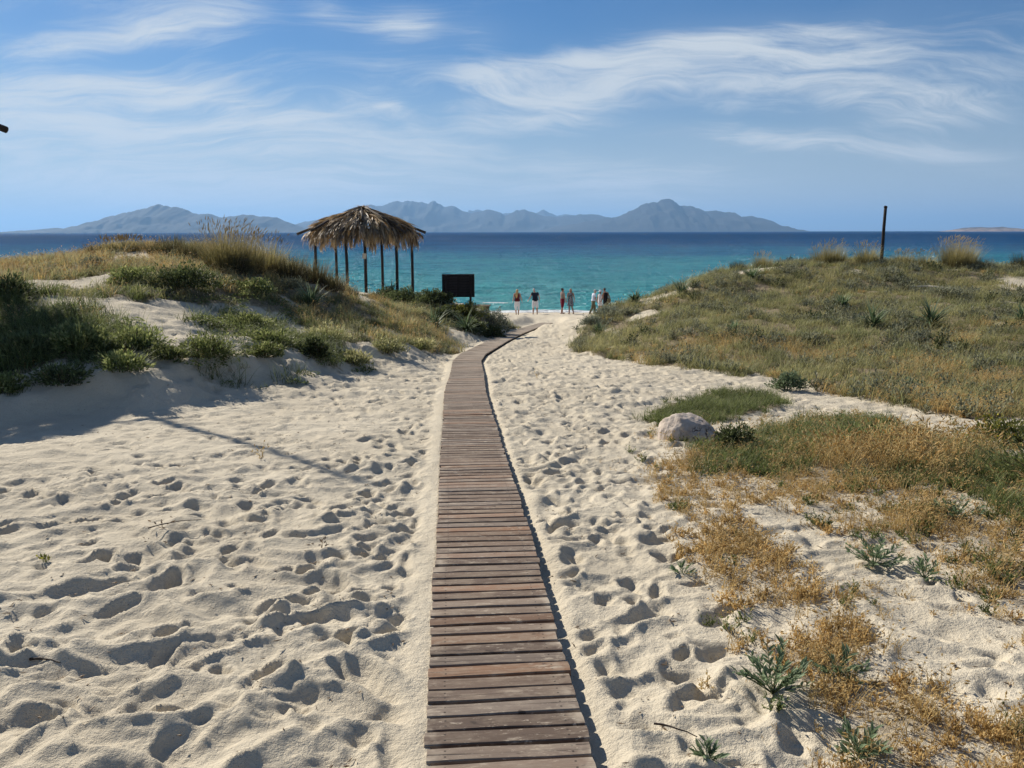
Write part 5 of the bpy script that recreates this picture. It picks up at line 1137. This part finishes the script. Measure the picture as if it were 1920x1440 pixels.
# ---------------------------------------------------------------- people at the water's edge
def cloth_mat(name, col, var=.15, rough=.85): return simple_mat(name, col, rough, var, 12, .3, 90, .2)
skin_m = simple_mat('skin', (0.42, 0.24, 0.165), .55, .08, 10); skin_tan = simple_mat('tanned_skin', (0.30, 0.155, 0.095), .55, .08, 10)
class Blob:
    """limbs and sections gathered, then fused into one skin"""
    def __init__(s): s.bm = bmesh.new()
    def rings(s, secs, n=14):
        """secs: (centre, axis_x, axis_y) rings joined and capped"""
        R_ = []
        for c_, ax, ay in secs: R_.append([s.bm.verts.new(c_ + ax * math.cos(6.28318 * i / n) + ay * math.sin(6.28318 * i / n)) for i in range(n)])
        for a, b in zip(R_, R_[1:]):
            for i in range(n): s.bm.faces.new((a[i], a[(i + 1) % n], b[(i + 1) % n], b[i]))
        s.bm.faces.new(R_[0][::-1]); s.bm.faces.new(R_[-1])
    def limb(s, p0, p1, r0, r1, n=12, rnd=True):
        p0, p1 = Vector(p0), Vector(p1); d = (p1 - p0).normalized(); x_ = d.orthogonal().normalized(); y_ = d.cross(x_); secs = []
        if rnd: secs += [(p0 - d * r0 * .85, x_ * r0 * .45, y_ * r0 * .45), (p0 - d * r0 * .5, x_ * r0 * .82, y_ * r0 * .82)]
        for f in (0, .25, .5, .75, 1):
            q = r0 + (r1 - r0) * f + .10 * r0 * math.sin(f * 3.14); c_ = p0.lerp(p1, f); secs.append((c_, x_ * q, y_ * q))
        if rnd: secs += [(p1 + d * r1 * .5, x_ * r1 * .82, y_ * r1 * .82), (p1 + d * r1 * .85, x_ * r1 * .45, y_ * r1 * .45)]
        s.rings(secs, n)
    def torso(s, prof, up=None):
        """prof: (x, y, z, half width, half depth)"""
        s.rings([(Vector((x, y, z)), Vector((w_, 0, 0)), Vector((0, d_, 0))) for x, y, z, w_, d_ in prof], 18)
    def ball(s, c_, r3, n=12):
        c_ = Vector(c_); secs = []
        for k in range(n + 1):
            a = -math.pi / 2 + math.pi * k / n; q = max(.02, math.cos(a)); secs.append((c_ + Vector((0, 0, r3[2] * math.sin(a))), Vector((r3[0] * q, 0, 0)), Vector((0, r3[1] * q, 0))))
        s.rings(secs, 14)
    def mesh(s, name, mat, voxel=.012, smooth_it=4):
        bmesh.ops.recalc_face_normals(s.bm, faces=s.bm.faces)
        me = bpy.data.meshes.new(name); s.bm.to_mesh(me); s.bm.free()
        o = bpy.data.objects.new('tmp_fuse', me); COL.objects.link(o)
        m_ = o.modifiers.new('r', 'REMESH'); m_.mode = 'VOXEL'; m_.voxel_size = voxel; m_.use_smooth_shade = True
        if smooth_it: q = o.modifiers.new('s', 'SMOOTH'); q.iterations = smooth_it; q.factor = .5
        dg = bpy.context.evaluated_depsgraph_get(); out_ = bpy.data.meshes.new_from_object(o.evaluated_get(dg)); out_.name = name
        bpy.data.objects.remove(o); bpy.data.meshes.remove(me); out_.materials.clear(); out_.materials.append(mat)
        out_.polygons.foreach_set('use_smooth', np.ones(len(out_.polygons), bool)); return out_

def person(label, x, y, face, H, skin, pose, wear):
    """figure modelled facing +Y at 1.7 m, then scaled and turned"""
    g = float(ground_z_arr(np.array([x]), np.array([y]))[0])
    e = empty('person', (x, y, g), face); e.scale = (H / 1.7,) * 3; tag(e, label, 'person', 'people walking on the beach')
    bw = pose.get('bulk', 1.0); lean = pose.get('lean', (0, 0)); lx, ly = lean
    def T(z): f = max(0, (z - .95) / .55); return lx * f, ly * f
    def tp(z, w_, d_): a, b = T(z); return (a, b, z, w_ * bw, d_ * bw)
    B = Blob()
    tor = [(.86, .11, .085), (.93, .155, .105), (1.0, .155, .105), (1.08, .135, .092), (1.18, .140, .098), (1.28, .155, .105), (1.36, .150, .095), (1.42, .105, .07), (1.46, .06, .055)]
    B.torso([tp(*q) for q in tor])
    legs = pose['legs']; arms = pose['arms']
    for sx, (kn, an) in zip((-1, 1), legs):
        hip = Vector((sx * .085, 0, .90)); kn = Vector(kn); an = Vector(an)
        B.limb(hip, kn, .088 * bw, .056 * bw); B.limb(kn, an, .056 * bw, .036)
        B.limb(an + Vector((0, -.03, -.035)), an + Vector((0, .15, -.055)), .036, .026)
    for sx, (el, wr) in zip((-1, 1), arms):
        a, b = T(1.40); shd = Vector((sx * .165 * (.5 + .5 * bw) + a, b, 1.40)); el = Vector(el); wr = Vector(wr)
        B.limb(shd, el, .05 * bw, .037); B.limb(el, wr, .038, .026)
        d = (wr - el).normalized(); palm = wr + d * .05; sd_ = d.cross(Vector((sx, 0, 0))); sd_ = sd_.normalized() if sd_.length > .1 else Vector((0, 1, 0)); nr = d.cross(sd_)
        B.rings([(wr, sd_ * .028, nr * .018), (palm, sd_ * .042, nr * .016), (wr + d * .095, sd_ * .040, nr * .013)], 10)
        for k, (o_, fl) in enumerate(((-.031, .062), (-.010, .078), (.011, .072), (.031, .056))):
            p0 = wr + d * .09 + sd_ * o_; cu = nr * -.02
            B.limb(p0, p0 + d * fl * .55 + cu * .3, .0095, .009, 8); B.limb(p0 + d * fl * .55 + cu * .3, p0 + d * fl + cu, .009, .0078, 8)
        p0 = wr + d * .035 - sd_ * .036; B.limb(p0, p0 + d * .04 - sd_ * .022, .0115, .0095, 8)
    a, b = T(1.5); ht = pose.get('head', (0, 0)); nk = Vector((a, b, 1.44)); hc = Vector((a + ht[0], b + .015 + ht[1], 1.585))
    B.limb(nk, hc + Vector((0, -.01, -.06)), .055, .05)
    B.ball(hc + Vector((0, 0, .02)), (.074, .092, .098)); B.ball(hc + Vector((0, .02, -.05)), (.055, .066, .066))
    B.limb(hc + Vector((0, .085, .005)), hc + Vector((0, .108, -.028)), .011, .016, 8)          # nose
    B.limb(hc + Vector((-.022, .078, -.062)), hc + Vector((.022, .078, -.062)), .010, .010, 8)   # lips
    for sx in (-1, 1): B.ball(hc + Vector((sx * .076, -.01, -.005)), (.012, .022, .032), 6)      # ears
    body = link('body', B.mesh('body', skin, .0115), None, e)
    for sx in (-1, 1):
        bm = bmesh.new(); bmesh.ops.create_uvsphere(bm, u_segments=8, v_segments=6, radius=.011); me = bpy.data.meshes.new('eye'); bm.to_mesh(me); bm.free()
        link('eye', me, EYE, body, hc + Vector((sx * .03, .083, .012)))
    # clothing follows the same joints, a little proud of the skin
    for (kind, mat, arg) in wear:
        C = Blob(); vox = .014
        if kind == 'top':
            z0 = arg.get('hem', .90); k = arg.get('loose', 1.12)
            C.torso([tp(z, w_ * k, d_ * k) for z, w_, d_ in [(z0, .150, .105), (.98, .158, .108)] + [q for q in tor if 1.0 <= q[0] <= 1.36] + [(1.415, .115, .075), (1.44, .075, .062)]])
            sl = arg.get('sleeve', 0.0)
            for sx, (el, wr) in zip((-1, 1), arms):
                a, b = T(1.40); shd = Vector((sx * .165 * (.5 + .5 * bw) + a, b, 1.40)); el = Vector(el); wr = Vector(wr)
                if sl > 0: C.limb(shd, shd.lerp(el, min(1, sl)), .062 * bw, .052 * bw)
                if sl > 1: C.limb(el, el.lerp(wr, sl - 1), .050 * bw, .040)
            nm = arg.get('name', 'shirt')
        elif kind == 'trousers':
            f = arg.get('len', 1.0); k = arg.get('loose', 1.14)
            C.torso([tp(z, w_ * k, d_ * k) for z, w_, d_ in ((.84, .12, .09), (.90, .150, .105), (.97, .156, .107), (1.03, .145, .098))])
            for sx, (kn, an) in zip((-1, 1), legs):
                hip = Vector((sx * .085, 0, .90)); kn = Vector(kn); an = Vector(an)
                C.limb(hip, hip.lerp(kn, min(1, f)), .096 * bw * k * .95, .072 * bw * k, 12, True)
                if f > 1: C.limb(kn, kn.lerp(an, f - 1), .066 * bw * k, .054 * k)
            nm = arg.get('name', 'trousers')
        elif kind == 'dress':
            z0 = arg['hem']; fl = arg.get('flare', 1.5); sh_ = arg.get('swing', (0, 0))
            C.torso([(sh_[0], sh_[1], z0, .155 * bw * fl, .125 * bw * fl), (sh_[0] * .6, sh_[1] * .6, (z0 + .97) / 2, .160 * bw * (1 + (fl - 1) * .6), .125 * bw * (1 + (fl - 1) * .6))] +
                    [tp(z, w_ * 1.1, d_ * 1.12) for z, w_, d_ in ((.97, .160, .112), (1.08, .140, .098), (1.18, .143, .102), (1.28, .158, .110), (1.34, .150, .10))] + ([tp(1.41, .125, .075)] if arg.get('straps') else []))
            nm = 'dress'
        elif kind == 'hair':
            # cap over the crown and back, leaving the face free
            C.ball(hc + Vector((0, -.022, .035)), (.084, .092, .096)); vox = .012; nm = 'hair'
            if arg.get('curly'): 
                rr_ = random.Random(3)
                for k in range(16): C.ball(hc + Vector((rr_.uniform(-.07, .07), rr_.uniform(-.10, .02), rr_.uniform(-.05, .12))), (.035, .035, .035), 6)
            L = arg.get('long', 0)
            if L: 
                ox = arg.get('side', 0)
                C.rings([(hc + Vector((0, -.06, .03)), Vector((.078, 0, 0)), Vector((0, .05, 0))), (hc + Vector((ox * .3, -.10, -.10)), Vector((.092, 0, 0)), Vector((0, .05, 0))),
                         (hc + Vector((ox * .7, -.15, -.10 - L * .5)), Vector((.092, 0, 0)), Vector((0, .045, 0))), (hc + Vector((ox, -.17, -.10 - L)), Vector((.045, 0, 0)), Vector((0, .03, 0)))], 14)
        elif kind == 'hat':
            C.rings([(hc + Vector((0, -.005, z)), Vector((w_, 0, 0)), Vector((0, w_ * 1.05, 0))) for z, w_ in ((.035, .085), (.04, .155), (.055, .150), (.065, .095), (.11, .09), (.145, .07), (.155, .03))], 18); nm = 'sun_hat'
        elif kind == 'shoes':
            nm = 'sandals'
            for kn, an in legs:
                an = Vector(an); C.limb(an + Vector((0, -.035, -.062)), an + Vector((0, .155, -.068)), .036, .032)
        link(nm, C.mesh(nm, mat, vox, 3), None, e)
    return e
EYE = simple_mat('dark_eye', (.02, .015, .012), .3, .05)
stand = lambda dx=0, w_=.09: (((-w_, .01, .48), (-w_ - .005, 0, .08)), ((w_, .01, .48), (w_ + .005, 0, .08)))
m_red = cloth_mat('dark_red_cotton', (.105, .012, .016)); m_white = cloth_mat('white_cotton', (.74, .72, .72), .06); m_navy = cloth_mat('navy_cotton', (.012, .014, .028))
m_taupe = cloth_mat('taupe_cotton', (.26, .20, .165)); m_wine = cloth_mat('wine_red_cotton', (.16, .010, .022)); m_khaki = cloth_mat('khaki_cotton', (.15, .135, .075)); m_black = cloth_mat('black_cotton', (.014, .010, .011))
m_pwhite = cloth_mat('bluish_white_cotton', (.62, .66, .74), .06); m_blonde = cloth_mat('blonde_hair', (.46, .31, .13), .35, .5); m_brownh = cloth_mat('brown_hair', (.20, .115, .05), .35, .5); m_dkhair = cloth_mat('dark_hair', (.022, .014, .010), .3, .5)
m_grey = cloth_mat('grey_hair', (.42, .40, .37), .2, .6); m_sand = cloth_mat('dark_leather', (.03, .02, .015)); m_bag = cloth_mat('olive_tan_canvas', (.17, .14, .075))
m_print, t, out = mat_new('dark_printed_cotton')
tc_ = t.new('ShaderNodeTexCoord').outputs['Object']
pr = t.map(t.noise(tc_, 17.0, 2.0, .5, 1.5), .53, .57)
p = t.new('ShaderNodeBsdfPrincipled', i={'Base Color': t.mix(pr, c3(.016, .016, .024), c3(.42, .42, .44)), 'Roughness': .85}); t.l.new(p.outputs[0], out.inputs[0])

PY = 55.6
def X(px, y=PY): return (px - 960) / 1600.0 * (y * .9844 + 5.3 * .176)
person('woman with long blonde hair, dark red top and white cropped trousers', X(970), PY, R(-4), 1.63, skin_m,
       dict(bulk=1.12, legs=(((-.105, .02, .48), (-.075, .03, .08)), ((.105, 0, .48), (.085, -.05, .08))), arms=(((-.25, -.02, 1.13), (-.29, .04, .90)), ((.26, -.02, 1.13), (.32, .03, .91)))),
       [('top', m_red, dict(hem=.88, name='sleeveless_top')), ('trousers', m_white, dict(len=1.45, loose=1.0)), ('hair', m_blonde, dict(long=.36, side=-.05)), ('shoes', m_sand, {})])
person('man in navy polo shirt and white knee-length shorts looking down at the sand', X(1004), PY + .4, R(8), 1.68, skin_m,
       dict(bulk=1.10, lean=(-.02, .05), head=(-.05, .02), legs=(((-.125, .01, .48), (-.135, 0, .08)), ((.125, .01, .48), (.135, .0, .08))), arms=(((-.31, .02, 1.16), (-.42, .10, .96)), ((.27, -.02, 1.13), (.29, .06, .90)))),
       [('top', m_navy, dict(hem=.86, sleeve=.45, loose=1.18, name='polo_shirt')), ('trousers', m_white, dict(len=1.0, loose=1.16, name='shorts')), ('hair', m_grey, {}), ('shoes', m_sand, {})])
person('person with dark curly hair in a taupe shirt and wine red shorts', X(1056), PY + .9, R(-62), 1.68, skin_m,
       dict(bulk=1.0, legs=(((-.09, .06, .48), (-.09, .06, .08)), ((.09, -.06, .48), (.09, -.14, .08))), arms=(((-.24, .06, 1.14), (-.22, .14, .91)), ((.24, .02, 1.13), (.24, .10, .89)))),
       [('top', m_taupe, dict(hem=.84, sleeve=.5, loose=1.16)), ('trousers', m_wine, dict(len=1.0, loose=1.25, name='shorts')), ('hair', m_dkhair, dict(curly=True)), ('shoes', m_sand, {})])
person('woman with long light brown hair in a dark printed knee-length dress, mid-stride', X(1071.5), PY + .9, R(158), 1.66, skin_tan,
       dict(bulk=1.0, legs=(((-.12, .05, .49), (-.20, -.06, .085)), ((.08, .0, .48), (.08, .03, .08))), arms=(((-.25, .0, 1.14), (-.30, .06, .91)), ((.23, -.02, 1.14), (.24, .06, .92)))),
       [('dress', m_print, dict(hem=.52, flare=1.45, straps=True)), ('hair', m_brownh, dict(long=.22, side=.06)), ('shoes', m_sand, {})])
person('man in bluish white shirt and khaki trousers walking with his head bowed', X(1113), PY + .3, R(-70), 1.62, skin_m,
       dict(bulk=1.02, lean=(0, .07), head=(0, .05), legs=(((-.09, .16, .49), (-.09, .12, .09)), ((.09, -.10, .48), (.09, -.30, .12))), arms=(((-.23, .04, 1.14), (-.20, .18, .96)), ((.23, .04, 1.14), (.21, .16, .95)))),
       [('top', m_pwhite, dict(hem=.90, sleeve=.6, loose=1.18)), ('trousers', m_khaki, dict(len=1.95, loose=1.18)), ('hair', m_grey, {}), ('shoes', m_sand, {})])
person('woman in white sun hat and white clothes, partly behind the one in black', X(1129), PY + 1.3, R(-40), 1.60, skin_tan,
       dict(bulk=.98, legs=stand(), arms=(((-.25, .02, 1.14), (-.27, .10, .92)), ((.23, .05, 1.14), (.16, .18, .98)))),
       [('top', m_white, dict(hem=.90, name='sleeveless_top')), ('dress', m_white, dict(hem=.62, flare=1.15)), ('hair', m_brownh, {}), ('hat', m_white, {}), ('shoes', m_sand, {})])
person('dark-haired woman in a short black sleeveless dress with her head bent', X(1136.5), PY + .2, R(38), 1.68, skin_tan,
       dict(bulk=1.10, lean=(-.03, .05), head=(-.02, .05), legs=(((-.085, .03, .48), (-.085, .0, .08)), ((.085, .0, .48), (.09, -.02, .08))), arms=(((-.24, .05, 1.12), (-.26, .16, .91)), ((.25, -.04, 1.13), (.27, .0, .90)))),
       [('dress', m_black, dict(hem=.66, flare=1.28, straps=True)), ('hair', m_dkhair, {}), ('shoes', m_sand, {})])
# shoulder bag of the woman in black
bgx, bgy = X(1141.8), PY + .05; bgz = float(ground_z_arr(np.array([bgx]), np.array([bgy]))[0])
bm = bmesh.new(); bmesh.ops.create_uvsphere(bm, u_segments=20, v_segments=14, radius=1.0)
for v in bm.verts: v.co = Vector((math.copysign(abs(v.co.x) ** .7, v.co.x) * .17, v.co.y * .06, math.copysign(abs(v.co.z) ** .6, v.co.z) * .16 * (1.0 - .12 * v.co.x)))
me = bpy.data.meshes.new('bag_body'); bm.to_mesh(me); bm.free(); me.polygons.foreach_set('use_smooth', np.ones(len(me.polygons), bool))
e = empty('shoulder_bag', (bgx, bgy, bgz + .88), R(40)); tag(e, 'olive tan shoulder bag hanging at the side of the woman in black', 'bag')
link('bag_body', me, m_bag, e)
link('strap', tube([(-.12, 0, .12), (-.10, 0, .35), (-.05, .0, .50), (.02, 0, .36), (.12, 0, .12)], [.012] * 5, 6), m_bag, e)
